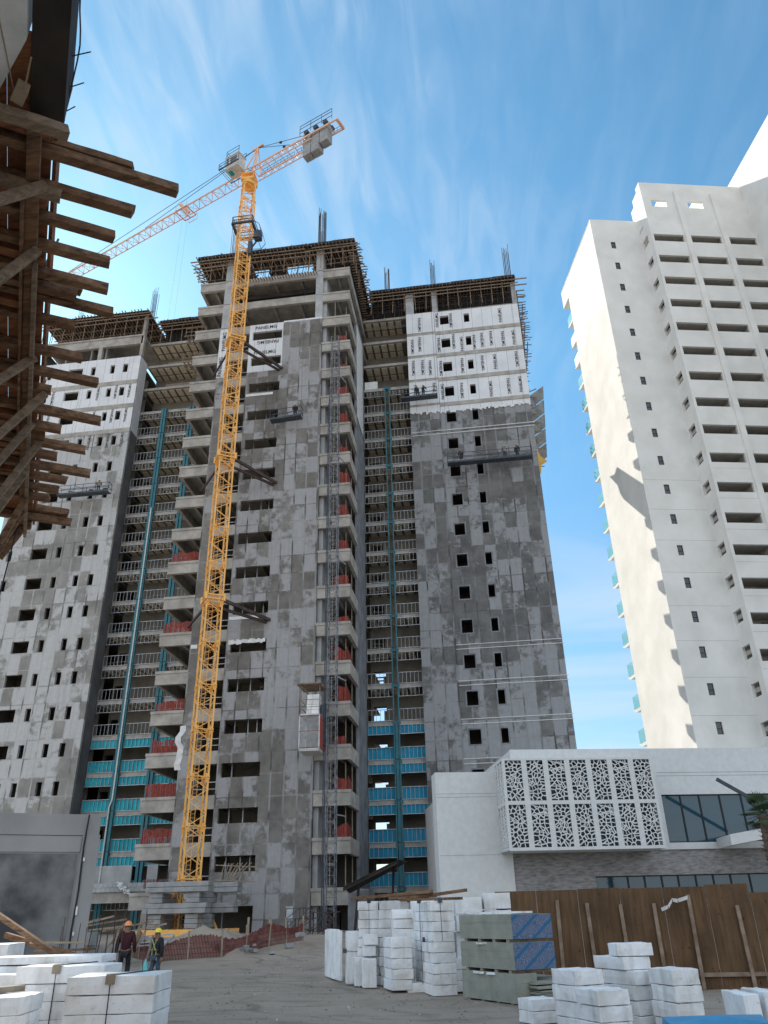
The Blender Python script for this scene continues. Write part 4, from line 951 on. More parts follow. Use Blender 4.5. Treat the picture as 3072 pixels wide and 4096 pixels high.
# ------------------------------------------------------------------ tower crane
def build_crane():
    cx, cy = -22.8, 60.5; T = root('tower_crane', (cx, cy, 0.8), 'tall yellow lattice tower crane with a pale cab in front of the grey tower', 'crane')
    th = R(33); s = 0.66; cr = [Vector((cx+s*(a*math.cos(th)-b*math.sin(th))*1.0, cy+s*(a*math.sin(th)+b*math.cos(th)), 0)) for a, b in ((-1,-1),(1,-1),(1,1),(-1,1))]
    def sect(z0, z1, sc=1.0, t=0.125, mat='crane', nz=2):
        m = MB(); c = [Vector((cx, cy, 0))+(p-Vector((cx,cy,0)))*sc for p in cr]; up = Vector((0,0,1))
        for p in c: m.bar(p+up*z0, p+up*z1, t, t, upv=(math.cos(th), math.sin(th), 0))
        for i in range(4):
            p, q = c[i], c[(i+1)%4]
            m.bar(p+up*(z0+0.08), q+up*(z0+0.08), 0.07); h = (z1-z0)/(nz*2)
            for j in range(nz*2):
                a, b = (p, q) if j % 2 == i % 2 else (q, p); m.bar(a+up*(z0+j*h+0.06), b+up*(z0+(j+1)*h), 0.06)
            for e, d in ((p, q-p), (q, p-q)):
                d = d.normalized()
                for zz in (z0, z1-0.32): m.bar(e+d*0.12+up*(zz), e+d*0.12+up*(zz+0.32), 0.16, 0.03, upv=d.cross(up))
        for z in (z0+0.05, z1-0.05):
            for p in c: m.bar(p+up*(z-0.1), p+up*(z+0.1), t+0.07, t+0.07, upv=(math.cos(th), math.sin(th), 0))
        # ladder with hoops inside
        lx, ly = cx-0.25, cy+0.25
        for a in (-0.17, 0.17): m.bar((lx+a, ly, z0), (lx+a, ly, z1), 0.035)
        k = z0+0.15
        while k < z1: m.bar((lx-0.17, ly, k), (lx+0.17, ly, k), 0.022); k += 0.3
        for zz in (z0+0.7, z0+1.9, z0+3.0):
            pr = None
            for i in range(7):
                a = -math.pi*i/6; p = (lx+0.34*math.cos(a), ly+0.62*math.sin(a)*0.9, zz)
                if pr: m.bar(pr, p, 0.025)
                pr = p
        m.build('mast_section', mat, T)
    z = 0.9; 
    while z < 67.5: sect(z, z+3.6, 1.0); z += 3.6
    zt = z
    sect(zt, zt+3.2, 1.06); sect(zt+3.2, zt+6.4, 1.1); sect(zt+6.4, 78.6, 1.0, 0.13)
    # collars and ties to the building
    for zc in (26.6, 41.0, 55.3):
        m = MB()
        for i in range(4):
            p, q = cr[i], cr[(i+1)%4]; ctr = Vector((cx, cy, 0)); p = ctr+(p-ctr)*1.2; q = ctr+(q-ctr)*1.2
            for dz in (-0.18, 0.18): m.bar(p+Vector((0,0,zc+dz)), q+Vector((0,0,zc+dz)), 0.12, 0.10)
            m.tube(p+Vector((0,0,zc-0.3)), p+Vector((0,0,zc+0.35)), 0.13, 6)
        m.build('collar', 'crane', T)
        m = MB(); m.bar((-22.0, 60.7, zc), (-18.9, 64.95, zc-0.6), 0.2, 0.28); m.bar((-22.2, 61.3, zc-0.6), (-19.2, 64.95, zc-0.8), 0.17, 0.24); m.bar((-23.3, 61.0, zc), (-26.7, 65.0, zc-0.7), 0.16, 0.22)
        pieces(m, 'wall_tie', 'brown_steel', T, -0.3)
    # working platform round the climbing frame
    pz = 71.5; m = MB(); g = 1.15
    P = [(cx-g, cy-g), (cx+g, cy-g), (cx+g, cy+g), (cx-g, cy+g)]
    for i in range(4):
        a, b = P[i], P[(i+1)%4]
        for dz in (0.0, 0.5, 1.0): m.bar((*a, pz+dz), (*b, pz+dz), 0.07 if dz else 0.22)
        m.bar((*a, pz), (*a, pz+1.0), 0.05)
    m.build('work_platform', 'dark_steel', T)
    m = MB(); bx = cx+1.0; m.box((bx+0.25, cy-0.6, pz-1.9), (bx+1.05, cy+0.2, pz-0.9))
    for (a, b) in (((bx+0.1, pz+0.5), (bx+0.9, pz-0.2)), ((bx+0.9, pz-0.2), (bx+1.35, pz-2.0)), ((bx+1.35, pz-2.0), (bx+0.9, pz-2.7)), ((bx+0.9, pz-2.7), (bx-0.1, pz-2.6))):
        for y in (cy-0.9, cy+0.5): m.bar((a[0], y, a[1]), (b[0], y, b[1]), 0.05)
    for zz in (pz-2.7, pz-1.2, pz-0.2): m.bar((bx+0.9, cy-0.9, zz), (bx+0.9, cy+0.5, zz), 0.05)
    m.bar((bx-0.2, cy-0.5, pz-4.0), (bx+0.6, cy-0.5, pz-2.6), 0.14); m.box((bx-0.3, cy-0.6, pz-4.3), (bx+0.1, cy, pz-2.4))
    m.build('climbing_unit', 'dark_steel', T)
    # slewing ring, apex frame
    m = MB(); m.tube((cx, cy, 78.66), (cx, cy, 79.19), 0.82, 16); m.box((cx-0.8, cy-0.8, 79.2), (cx+0.8, cy+0.8, 79.55)); m.box((cx-0.8, cy-0.8, 80.1), (cx+0.8, cy+0.8, 80.3))
    for a in (-.72, .72):
        for b in (-.72, .72): m.bar((cx+a, cy+b, 79.5), (cx+a, cy+b, 80.15), 0.14)
    m.build('slewing_ring', 'crane', T)
    jd = Vector((-0.923, 0.385, 0)).normalized(); sd = Vector((-jd.y, jd.x, 0)); o = Vector((cx, cy, 80.6)); up = Vector((0,0,1))
    J = lambda a, b, c: o+jd*a+sd*b+up*c
    m = MB(); ap = J(-1.0, 0, 4.3)
    for a, b in ((0.7, .6), (.7, -.6), (-1.3, .6), (-1.3, -.6)): m.bar(J(a, b, -0.3), ap, 0.12)
    m.bar(J(0.2, .45, 1.2), J(0.2, -.45, 1.2), 0.08); m.bar(J(-0.2, 0, 4.3), J(-1.8, 0, 4.35), 0.25, 0.22); m.build('apex_frame', 'crane_top', T)
    # jib, triangular lattice, apex up
    m = MB(); Lj = 44.0; n = 40
    for b, c in ((-0.6, 0), (0.6, 0)): m.bar(J(1.0, b, c), J(Lj, b, c), 0.085)
    m.bar(J(1.4, 0, 1.15), J(Lj-1, 0, 1.15), 0.10)
    for i in range(n):
        a0 = 1.2+(Lj-2.2)*i/n; a1 = 1.2+(Lj-2.2)*(i+1)/n; am = (a0+a1)/2
        for b in (-0.6, 0.6): m.bar(J(a0, b, 0), J(am, 0, 1.15), 0.04); m.bar(J(am, 0, 1.15), J(a1, b, 0), 0.04)
        m.bar(J(a0, -0.6, 0), J(a0, 0.6, 0), 0.05); m.bar(J(a0, -0.6 if i % 2 else 0.6, 0), J(a1, 0.6 if i % 2 else -0.6, 0), 0.04)
    m.build('jib', 'crane_top', T)
    m = MB(); m.bar(ap, J(17.5, 0, 1.3), 0.05); m.bar(ap, J(32, 0, 1.3), 0.05); m.build('pendant', 'dark_steel', T)
    m = MB(); ta = 10.2
    for b in (-0.85, 0.85): m.bar(J(ta-0.9, b, -0.25), J(ta+0.9, b, -0.25), 0.1); m.bar(J(ta-.9, b, -0.25), J(ta-.9, b, 0.6), 0.05); m.bar(J(ta+.9, b, -0.25), J(ta+.9, b, 0.6), 0.05)
    for a in (-0.9, 0, 0.9): m.bar(J(ta+a, -0.85, -0.25), J(ta+a, 0.85, -0.25), 0.1)
    m.bar(J(ta-0.7, -1.3, -0.35), J(ta+0.7, -1.3, -0.35), 0.05); m.bar(J(ta-0.7, -1.3, 0.6), J(ta+0.7, -1.3, 0.6), 0.05)
    for a in (-.7, 0, .7): m.bar(J(ta+a, -1.3, -.35), J(ta+a, -1.3, .6), 0.04)
    m.bar(J(ta-0.2, -0.4, 0.1), J(ta+0.9, 0.4, 1.6), 0.35, 0.3)
    m.build('trolley', 'crane_top', T)
    m = MB()
    for b in (-0.4, 0.4): m.tube(J(ta, b, -0.3), J(ta, b*1.2, -75), 0.008, 3)
    pieces(m, 'hoist_rope', 'dark_steel', T, 0.01)
    # counter jib
    m = MB(); Lc = -13.0
    for b in (-0.7, 0.7):
        m.bar(J(-0.8, b, 0.1), J(Lc, b, 0.1), 0.12, 0.2)
        m.bar(J(-0.8, b, -0.75), J(-9.5, b, -0.75), 0.08, 0.1)
        for i in range(8):
            a = -1-i*1.05; m.bar(J(a, b, 0.1), J(a-0.52, b, -0.75), 0.06); m.bar(J(a-0.52, b, -0.75), J(a-1.05, b, 0.1), 0.06)
    for i in range(13): m.bar(J(-0.8-i, -0.7, 0.1), J(-0.8-i, 0.7, 0.1), 0.08)
    m.bar(J(Lc, -0.7, 0.1), J(Lc, 0.7, 0.1), 0.16, 0.3)
    m.build('counter_jib', 'crane_top', T)
    m = MB()
    for b in (-0.8,): 
        for q in (0.6, 1.1): m.bar(J(-1, b, q), J(-6, b, q), 0.035); m.bar(J(-6.2, b, q), J(-12.6, b, q), 0.035)
        for a in [-1-1.0*i for i in range(12)]: m.bar(J(a, b, 0.2), J(a, b, 1.1), 0.035)
    for q in (0.9, 1.6, 2.1): m.bar(J(-8.0, 0.9, q), J(-12.4, 0.9, q), 0.05)
    for a in (-8, -9.5, -11, -12.4): m.bar(J(a, 0.9, 0.4), J(a, 0.9, 2.1), 0.05)
    pieces(m, 'handrail', 'dark_steel', T, 0.3)
    m = MB(); m.bar(ap, J(-9.0, 0.6, 0.4), 0.045); m.bar(ap, J(-9.0, -0.6, 0.4), 0.045)
    for b in (0.6, -0.6): m.bar(J(-4.6, b*.55, 2.35), J(-4.9, b*.58, 2.25), 0.2)
    m.build('tie_rod', 'brown_steel', T)
    for i, (a, dz) in enumerate(((-8.7, 2.7), (-9.85, 2.7), (-11.0, 1.9))):
        m = MB(); p = [J(a+0.54, -0.5, -dz), J(a-0.54, -0.5, -dz), J(a-0.54, 0.5, -dz), J(a+0.54, 0.5, -dz), J(a+0.54, -0.5, 0.75), J(a-0.54, -0.5, 0.75), J(a-0.54, 0.5, 0.75), J(a+0.54, 0.5, 0.75)]
        m.add(p, [(0,3,2,1),(4,5,6,7),(0,1,5,4),(1,2,6,5),(2,3,7,6),(3,0,4,7)]); m.build('counterweight', 'ballast', T, bevel=0.04)
    m = MB()
    for a in (-8.6, -9.9, -11.2): m.bar(J(a+.5, -0.5, 0.95), J(a-.5, -0.5, 0.95), 0.5, 0.4); m.tube(J(a, -0.6, 1.15), J(a, 0.6, 1.15), 0.32, 10)
    m.build('winch', 'dark_steel', T)
    # operator cab, held out on the camera side of the mast top
    c = J(1.2, 1.9, 0.3) if (J(1.2, 1.9, 0)).y < cy else J(1.2, -1.9, 0.3)
    c = Vector((-24.4, 59.6, 80.6)); cm = Matrix.Translation(c) @ Matrix.Rotation(math.atan2(jd.y, jd.x), 4, 'Z') @ Matrix.Scale(0.86, 4)
    m = MB(cm); m.box((-1.2, -0.75, 0), (0.4, 0.75, 2.3)); m.box((-1.3, -0.85, 2.3), (1.15, 0.85, 2.42)); m.box((-1.25, -0.8, -0.12), (1.1, 0.8, 0)); 
    m.add([(0.4,-0.75,0),(0.9,-0.75,0),(1.05,-0.75,2.3),(0.4,-0.75,2.3),(0.4,0.75,0),(0.9,0.75,0),(1.05,0.75,2.3),(0.4,0.75,2.3)],[(0,1,2,3),(7,6,5,4),(3,2,6,7)])
    cab = m.build('cab', 'cab', T)
    m = MB(cm); m.box((0.5, 0.76, 0.9), (0.9, 0.78, 2.1)); m.box((-0.9, 0.752, 0.9), (0.2, 0.78, 2.0)); m.add([(0.92,-0.7,0.1),(0.92,0.7,0.1),(1.07,0.7,2.2),(1.07,-0.7,2.2)],[(0,1,2,3)]); m.box((-0.9, -0.78, 0.9), (0.3, -0.752, 2.0)); m.build('window', 'glass', cab)
    m = MB(cm); m.box((0.2, -0.4, -0.16), (0.8, 0.4, -0.13)); m.build('floor_window', 'sheath', cab)
    m = MB(cm)
    for y in (-1.3, 1.3):
        for q in (0.0, 0.5, 1.0): m.bar((-1.8, y, q), (1.7, y, q), 0.05)
        for x in (-1.8, -0.6, 0.6, 1.7): m.bar((x, y, -0.1), (x, y, 1.0), 0.05)
    for q in (0, 0.5, 1.0): m.bar((1.7, -1.3, q), (1.7, 1.3, q), 0.05)
    for (x, y) in ((-1.2,-.75),(1.0,-.75),(1.0,.75),(-1.2,.75)): m.bar((x, y, 2.4), (x, y, 3.7), 0.05)
    for q in (3.05, 3.7): m.bar((-1.2,-.75,q),(1.0,-.75,q),0.05); m.bar((1,-.75,q),(1,.75,q),0.05); m.bar((-1.2,.75,q),(1.0,.75,q),0.05)
    m.box((-1.8, -1.3, -0.16), (1.7, -1.2, -0.05)); m.box((-1.8, 1.2, -0.16), (1.7, 1.3, -0.05)); m.build('walkway', 'dark_steel', cab)
    # undercarriage
    m = MB(); m.bar((cx-3.2, cy-2.4, 1.05), (cx+3.2, cy+2.4, 1.05), 0.5, 0.5); m.bar((cx-3.0, cy+2.4, 1.0), (cx+3.0, cy-2.4, 1.0), 0.5, 0.5)
    m.bar((cx-2.3, cy-3.0, 1.1), (cx+4.2, cy-3.0, 1.1), 0.5, 0.5)
    for a, b in ((-1.9, -1.5), (1.9, 1.5), (-1.9, 1.5), (1.9, -1.5)): m.bar((cx+a, cy+b, 1.2), (cx+a*.3, cy+b*.3, 4.2), 0.16)
    m.build('undercarriage', 'crane', T)
    # ballast blocks resting on it
    def bb(a, b): m = MB(); m.box(a, b); m.build('ballast_block', 'ballast', T, bevel=0.03)
    for j in range(3): 
        for x in (-24.65, -21.95): bb((x, 58.0, 1.38+j*0.31), (x+0.95, 61.6, 1.67+j*0.31))
    for j in range(2): bb((-25.0+0.05*j, 57.8, 2.33+j*0.33), (-20.45+0.05*j, 58.9, 2.64+j*0.33)); bb((-25.0, 60.9, 2.33+j*0.33), (-19.4, 62.0, 2.64+j*0.33))
    for j in range(2):
        for x in (-24.65, -21.95): bb((x, 57.9, 3.0+j*0.33), (x+0.98, 61.8, 3.31+j*0.33))
    for j in range(2): bb((-24.9, 57.7, 3.67+j*0.34), (-20.3, 58.9, 3.99+j*0.34)); bb((-24.9, 60.9, 3.67+j*0.34), (-19.2, 62.1, 3.99+j*0.34))
    m = MB(); rr = random.Random(2)          # white plastic caught on the mast
    pts = [(-24.2+rr.uniform(-.18,.18), 59.5, 15.6-i*0.42) for i in range(9)]
    for (a, b) in zip(pts, pts[1:]): m.add([(a[0]-0.2, a[1], a[2]), (a[0]+0.3, a[1]-0.1, a[2]), (b[0]+0.3, b[1], b[2]), (b[0]-0.25, b[1]+0.1, b[2])], [(0,1,2,3)])
    tag(m.build('plastic_sheet', 'tarp'), 'torn white plastic sheet hanging from the lower crane mast', 'plastic sheet')
build_crane()
# ------------------------------------------------------------------ construction hoist
def build_hoist():
    T = root('construction_hoist', (-12.7, 63.4, 0.85), 'grey rack and pinion hoist with lattice mast beside the open balconies', 'hoist')
    x0, x1, y0, y1 = -13.1, -12.35, 62.9, 63.65; z = 0.9
    while z < 55.5:
        m = MB()
        for x in (x0, x1):
            for y in (y0, y1): m.tube((x, y, z), (x, y, z+1.5), 0.045, 6)
        for zz in (z+0.05, z+0.75, z+1.45):
            m.bar((x0, y0, zz), (x1, y0, zz), 0.04); m.bar((x0, y1, zz), (x1, y1, zz), 0.035); m.bar((x0, y0, zz), (x0, y1, zz), 0.035); m.bar((x1, y0, zz), (x1, y1, zz), 0.035)
        for a, b in ((z+0.08, z+0.7), (z+0.82, z+1.42)):
            m.bar((x0, y0, a), (x1, y0, b), 0.028); m.bar((x1, y0, a), (x0, y0, b), 0.028); m.bar((x1, y0, a), (x1, y1, b), 0.025)
        m.build('mast_section', 'mast_steel', T); z += 1.508
    m = MB(); m.box((x0-0.13, 62.85, 0.9), (x0-0.07, 62.98, 50)); m.tube((x0-0.22, 62.9, 0.9), (x0-0.22, 62.9, 48), 0.04, 5); m.build('rack_and_cable', 'dark_steel', T)
    m = MB()
    for z in (9, 20, 31, 42, 52): m.bar((x0, y1, z), (-13.6, 65, z), 0.08); m.bar((x1, y1, z), (-11.9, 65, z), 0.08)
    m.build('wall_tie', 'steel', T)
    a, b, c, d = -15.05, -13.42, 61.6, 63.9
    car = MB(); 
    for x in (a, b):
        for y in (c, d): car.bar((x, y, 13.7), (x, y, 16.5), 0.09)
    for zz in (13.75, 15.1, 16.45):
        car.bar((a, c, zz), (b, c, zz), 0.09); car.bar((a, d, zz), (b, d, zz), 0.09); car.bar((a, c, zz), (a, d, zz), 0.09); car.bar((b, c, zz), (b, d, zz), 0.09)
    car.box((a, c, 13.6), (b, d, 13.7)); car.box((a+.05, c+0.05, 16.5), (b-.05, d-0.05, 16.55))
    co = car.build('car', 'cab', T)
    m = MB()
    for zz in (13.85, 15.12, 16.38): m.bar((a, c-0.06, zz), (b, c-0.06, zz), 0.04)
    m.box((b+0.05, c, 13.8), (b+0.1, d, 16.4)); m.build('red_trim', 'net', co)
    m = MB()
    for i in range(30): m.bar((a+0.08+i*0.05, c-0.02, 13.8), (a+0.08+i*0.05, c-0.02, 16.4), 0.014)
    for i in range(50): m.bar((a+0.05, c-0.02, 13.82+i*0.051), (b-0.05, c-0.02, 13.82+i*0.051), 0.014)
    m.build('mesh_gate', 'steel', co)
    m = MB(); m.box((a+.1, d-0.1, 13.75), (b-.1, d-0.05, 16.4)); m.build('rear_panel', 'balcony_in', co)
    m = MB()
    for x in (a+0.05, b-0.02):
        for y in (c+0.1, d-0.1): m.bar((x, y, 16.5), (x, y, 18.9), 0.06)
    for q in (17.1, 17.7): m.bar((a, c+.1, q), (b, c+.1, q), 0.04); m.bar((a, c+.1, q), (a, d, q), 0.04)
    m.box((a-0.25, c-0.3, 18.9), (b+0.1, d, 19.0)); m.bar((a, c-.2, 18.8), (b, d, 17.2), 0.09); m.build('roof_cage', 'timber', co)
    m = MB(); m.box((x0-0.32, 62.6, 14.2), (x0-0.1, 63.4, 17.6)); m.tube((x0-.3, 62.5, 16), (x0-.3, 62.5, 17.4), 0.12, 8); m.build('drive_unit', 'dark_steel', co)
    for i in range(4):
        m = MB(); m.blk((-14.1, 62.7, 16.75+i*0.42), (1.0, 1.3, 0.4), rz=0.03*(i-1), jit=0.01); tag(m.build('foam_block', 'foam', bevel=0.01), '%s white block of the pile riding on the hoist car' % ORD[i], 'foam block', 'white blocks on the hoist car')
    m = MB()
    for z in (0.95, 2.2): 
        for x in (-13.7, -11.7): m.bar((x, 62.0, .9), (x, 62.0, 2.2), 0.07)
        m.bar((-13.7, 62, z), (-11.7, 62, z), 0.07)
    m.bar((-13.7, 62, 1), (-12.7, 62, 2.2), 0.05); m.bar((-11.7, 62, 1), (-12.7, 62, 2.2), 0.05); m.build('base_gate', 'brown_steel', T)
build_hoist()
# ------------------------------------------------------------------ suspended platforms
def gondola(x0, x1, y, z, label, h=1.15, dz=0.0, ropes=70.5, junk=2):
    T = root('suspended_platform', ((x0+x1)/2, y, z), label, 'platform', 'suspended work platforms')
    Z = lambda x: z+dz*(x-x0)/(x1-x0)
    m = MB(); m.bar((x0, y, Z(x0)), (x1, y, Z(x1)), 0.75, 0.07); m.bar((x0, y-0.38, Z(x0)+0.1), (x1, y-0.38, Z(x1)+0.1), 0.03, 0.2); m.build('deck', 'dark_steel', T)
    m = MB(); n = max(2, int((x1-x0)/1.5))
    for yy in (y-0.38, y+0.38):
        for q in (0.55, h): m.bar((x0, yy, Z(x0)+q), (x1, yy, Z(x1)+q), 0.045)
        for i in range(n+1): x = x0+(x1-x0)*i/n; m.bar((x, yy, Z(x)), (x, yy, Z(x)+h), 0.045)
    for x in (x0, x1): m.bar((x, y-.38, Z(x)+h), (x, y+.38, Z(x)+h), 0.05); m.bar((x, y-.38, Z(x)+.5), (x, y+.38, Z(x)+.5), 0.05)
    m.bar((x0+(x1-x0)*0.3, y-0.36, Z(x0)+h), (x0+(x1-x0)*0.6, y-0.36, Z(x1)+0.2), 0.04)
    m.build('railing', 'dark_steel', T)
    m = MB()
    for x in (x0+0.1, x1-0.1): m.tube((x, y, Z(x)+h), (x, y, ropes), 0.012, 4)
    pieces(m, 'rope', 'dark_steel', T)
    m = MB(); r = random.Random(int(z*7))
    for i in range(junk): x = r.uniform(x0+.3, x1-1); m.tube((x, y, Z(x)+0.05), (x, y, Z(x)+0.35), 0.14, 8)
    if junk > 1: m.bar((x0+0.9, y-0.2, Z(x0)+0.2), (x0+1.7, y-0.2, Z(x0)+0.25), 0.3, 0.05)
    pieces(m, 'bucket', 'tarp', T)
gondola(-19.55, -16.3, 63.9, 47.15, 'short suspended platform on the rendered wall beside the crane mast', dz=0.2, junk=2)
gondola(-6.75, -2.62, 72.5, 54.45, 'short suspended platform in front of the white foam panels, right wing', dz=0.05)
gondola(-2.0, 7.15, 72.5, 45.3, 'long suspended platform spanning the right wing below the foam panels', dz=0.0, junk=4)
gondola(-46.3, -40.2, 71.3, 44.9, 'long pale suspended platform hanging on the left wing', dz=0.0, junk=3)
# ------------------------------------------------------------------ neighbouring building under construction, close on the left (turned 31 degrees)
NR = Matrix.Rotation(R(31.0), 4, 'Z')
def build_neighbour():
    T = root('scaffolded_building', NR @ Vector((-1.5, 8, 0)), 'near building at the left edge with timber formwork beams sticking out overhead', 'building')
    rr = random.Random(11)
    Z = 7.6
    def beam(u0, u1, v, z=Z, w=0.09, h=0.10, mat='near_wood', dv=0.0, name='formwork_beam', n=7):
        """a sawn beam with a slightly bowed, worn outline"""
        m = MB(NR); a = Vector((u0, v, z)); b = Vector((u1, v+dv, z)); rings = []
        bow = rr.uniform(-0.012, 0.012)
        for i in range(n+1):
            t = i/n; c = a.lerp(b, t)+Vector((0, bow*math.sin(math.pi*t), 0.5*bow*math.sin(math.pi*t)))
            rings.append([c+Vector((0 if i < n else rr.uniform(-.02, .02), s1*w/2+rr.uniform(-.0035, .0035), s2*h/2+rr.uniform(-.0035, .0035))) for s1, s2 in ((-1,-1),(1,-1),(1,1),(-1,1))])
        vs = [p for r_ in rings for p in r_]; fs = [(3,2,1,0), tuple(4*n+i for i in range(4))]
        for i in range(n):
            for j in range(4): fs.append((4*i+j, 4*i+(j+1)%4, 4*i+4+(j+1)%4, 4*i+4+j))
        m.add(vs, fs); o = m.build(name, mat, T, bevel=0.006); return o
    P = [(4.57,-0.59,1),(4.92,0.30,0),(5.23,-0.62,1),(5.28,-0.03,0),(5.64,-0.16,0),(6.0,-0.18,0),(6.36,-0.16,0),(6.57,-0.43,0),(6.70,-0.06,0),(7.08,-0.40,0),(7.6,-0.30,0),(8.0,-0.10,0),(8.36,-0.60,0),(8.8,0.0,0),(9.2,-0.45,0),(9.58,-0.11,0),(9.9,-0.45,0),(10.23,0.0,0),(10.53,-0.30,0),(10.87,-0.38,0),(11.2,-0.5,0),(11.89,-0.15,0)]
    for v, ue, gy in P:
        far = v > 7.3
        beam(-2.2, ue, v, w=0.092, h=0.09 if v < 8.5 else 0.105, mat='near_wood_grey' if gy else 'near_wood', z=Z-(0.14 if gy else 0), dv=rr.uniform(-.02, .02))
    beam(-1.2, -0.10, 4.90, z=Z+0.085, w=0.08, h=0.075); beam(-1.2, -0.40, 6.62, z=Z+0.12, w=0.1, h=0.09); beam(-1.4, -0.22, 11.85, z=Z+0.12, w=0.12, h=0.11); beam(-0.9, -0.62, 9.35, z=Z-0.05, w=0.12)
    for i in range(10):                       # soffit boards above the beams
        u1 = -0.74-i*0.17; m = MB(NR); m.box((u1-0.163, 4.0 if i else 4.3, Z+0.065), (u1, 12.45+rr.uniform(-.3,.2), Z+0.095)); m.build('soffit_board', 'near_board', T)
    for v in [4.7+0.72*i for i in range(11)]:
        m = MB(NR); m.bar((-2.0, v, Z+0.01), (-0.74, v+0.05, Z+0.01), 0.11, 0.09); m.build('cross_batten', 'near_board', T)
    m = MB(NR); m.box((-0.73, 4.3, Z+0.09), (-0.70, 12.4, Z+0.32)); m.build('edge_board', 'near_board', T)
    m = MB(NR); m.box((-0.90, 4.55, Z-0.13), (-0.795, 12.05, Z-0.06)); m.build('waler', 'near_wood', T, bevel=0.006)
    m = MB(NR); m.box((-0.82, 6.1, Z-0.20), (-0.775, 12.3, Z-0.135)); m.build('waler', 'near_wood_grey', T, bevel=0.006)
    m = MB(NR); m.box((-0.93, 5.2, Z-0.20), (-0.9, 9.3, Z-0.10)); m.build('waler', 'near_wood', T, bevel=0.006)
    for (u, v, z, u2, z2) in ((-.74,5.16,7.47,-1.35,6.85),(-.78,5.92,7.45,-1.35,6.4),(-.77,7.56,7.45,-1.35,6.65),(-.64,8.25,7.47,-1.35,6.2),(-.76,8.92,7.45,-1.35,6.1),(-.68,9.42,7.47,-1.35,5.7),(-.80,10.92,7.42,-1.30,5.6),(-.80,10.1,7.42,-1.35,5.9),(-.84,11.4,7.42,-1.2,6.2)):
        m = MB(NR); m.bar((u, v, z), (u2, v, z2), 0.06, 0.085); m.build('raking_brace', 'near_wood_grey' if v < 10.9 else 'near_wood', T, bevel=0.006)
    for (a, b, w_) in (((-0.80, 12.0, 7.75), (-0.795, 12.0, 7.42), 0.15), ((-0.90, 12.1, 7.75), (-0.99, 12.1, 7.22), 0.13), ((-.72, 12.05, 7.7), (-1.06, 12.05, 6.9), 0.09)):
        m = MB(NR); m.bar(a, b, w_, 0.06, upv=(0,1,0)); m.build('hanging_post', 'near_wood', T, bevel=0.006)
    m = MB(NR); m.box((-0.905, 0.5, Z+0.03), (-0.655, 4.66, Z+0.10)); m.box((-0.69, 0.5, Z+0.10), (-0.66, 4.66, Z+0.5)); m.build('black_form_panel', 'timber_dark', T, bevel=0.004)
    m = MB(NR); m.add([(-2.6,0.2,Z),(-0.93,0.2,Z),(-0.93,4.0,Z-0.02),(-1.12,4.5,Z-0.02),(-2.6,5.2,Z)]+[(-2.6,0.2,Z+.3),(-0.93,0.2,Z+.3),(-0.93,4.0,Z+.3),(-1.12,4.5,Z+.3),(-2.6,5.2,Z+.3)], [(4,3,2,1,0),(5,6,7,8,9),(0,1,6,5),(1,2,7,6),(2,3,8,7),(3,4,9,8),(4,0,5,9)])
    m.build('concrete_soffit', 'near_concrete', T)
    m = MB(NR); m.blk((-0.96, 4.42, Z-0.05), (0.09, 0.14, 0.1), rz=0.3); m.bar((-0.93,4.38,Z-.08),(-0.88,4.05,Z-.12),0.012); m.bar((-1.2, 3.4, Z-0.03), (-1.0, 4.5, Z-0.02), 0.008); m.build('offcut_block', 'timber_pale', T)
    m = MB(NR); m.box((-3.0, 0.0, 0), (-2.6, 12.2, Z-0.1)); m.box((-3.0, 0.0, Z+0.3), (-2.2, 12.2, Z+0.9)); m.build('side_wall', 'ballast', T)
    # starter bars tied along the deck edge
    m = MB(NR); zc = 7.9; pts = [(-.64,3.6),(-.63,3.85),(-.615,4.0),(-.61,4.12),(-.62,4.25),(-.65,4.5),(-.68,4.76),(-.70,4.95),(-.73,5.15)]
    m.path([(a, b, zc) for a, b in pts], 0.006, 6)
    for a, b, c, d in ((-.72,4.27,-.53,4.14),(-.72,4.55,-.56,4.42),(-.71,4.77,-.61,4.66),(-.76,5.04,-.65,4.89),(-.76,6.85,-.70,6.56),(-.74,8.4,-.68,8.1),(-.76,9.0,-.69,8.6)): m.tube((a, b, zc), (c, d, zc), 0.005, 5)
    m.tube((-.77,6.55,zc-.1),(-.70,6.5,zc+.3),0.012,5); m.tube((-.79,6.6,zc-.1),(-.73,6.6,zc+.25),0.015,5)
    pieces(m, 'edge_rebar', 'dark_steel', T, 0.01)
    m = MB(NR); m.path([(-0.90, 11.9, 7.4), (-0.915, 11.9, 6.9), (-0.93, 11.9, 6.4), (-0.96, 11.9, 6.0), (-1.02, 11.9, 5.7), (-1.12, 11.9, 5.5)], 0.011, 6); m.build('dangling_cable', 'frame', T)
build_neighbour()
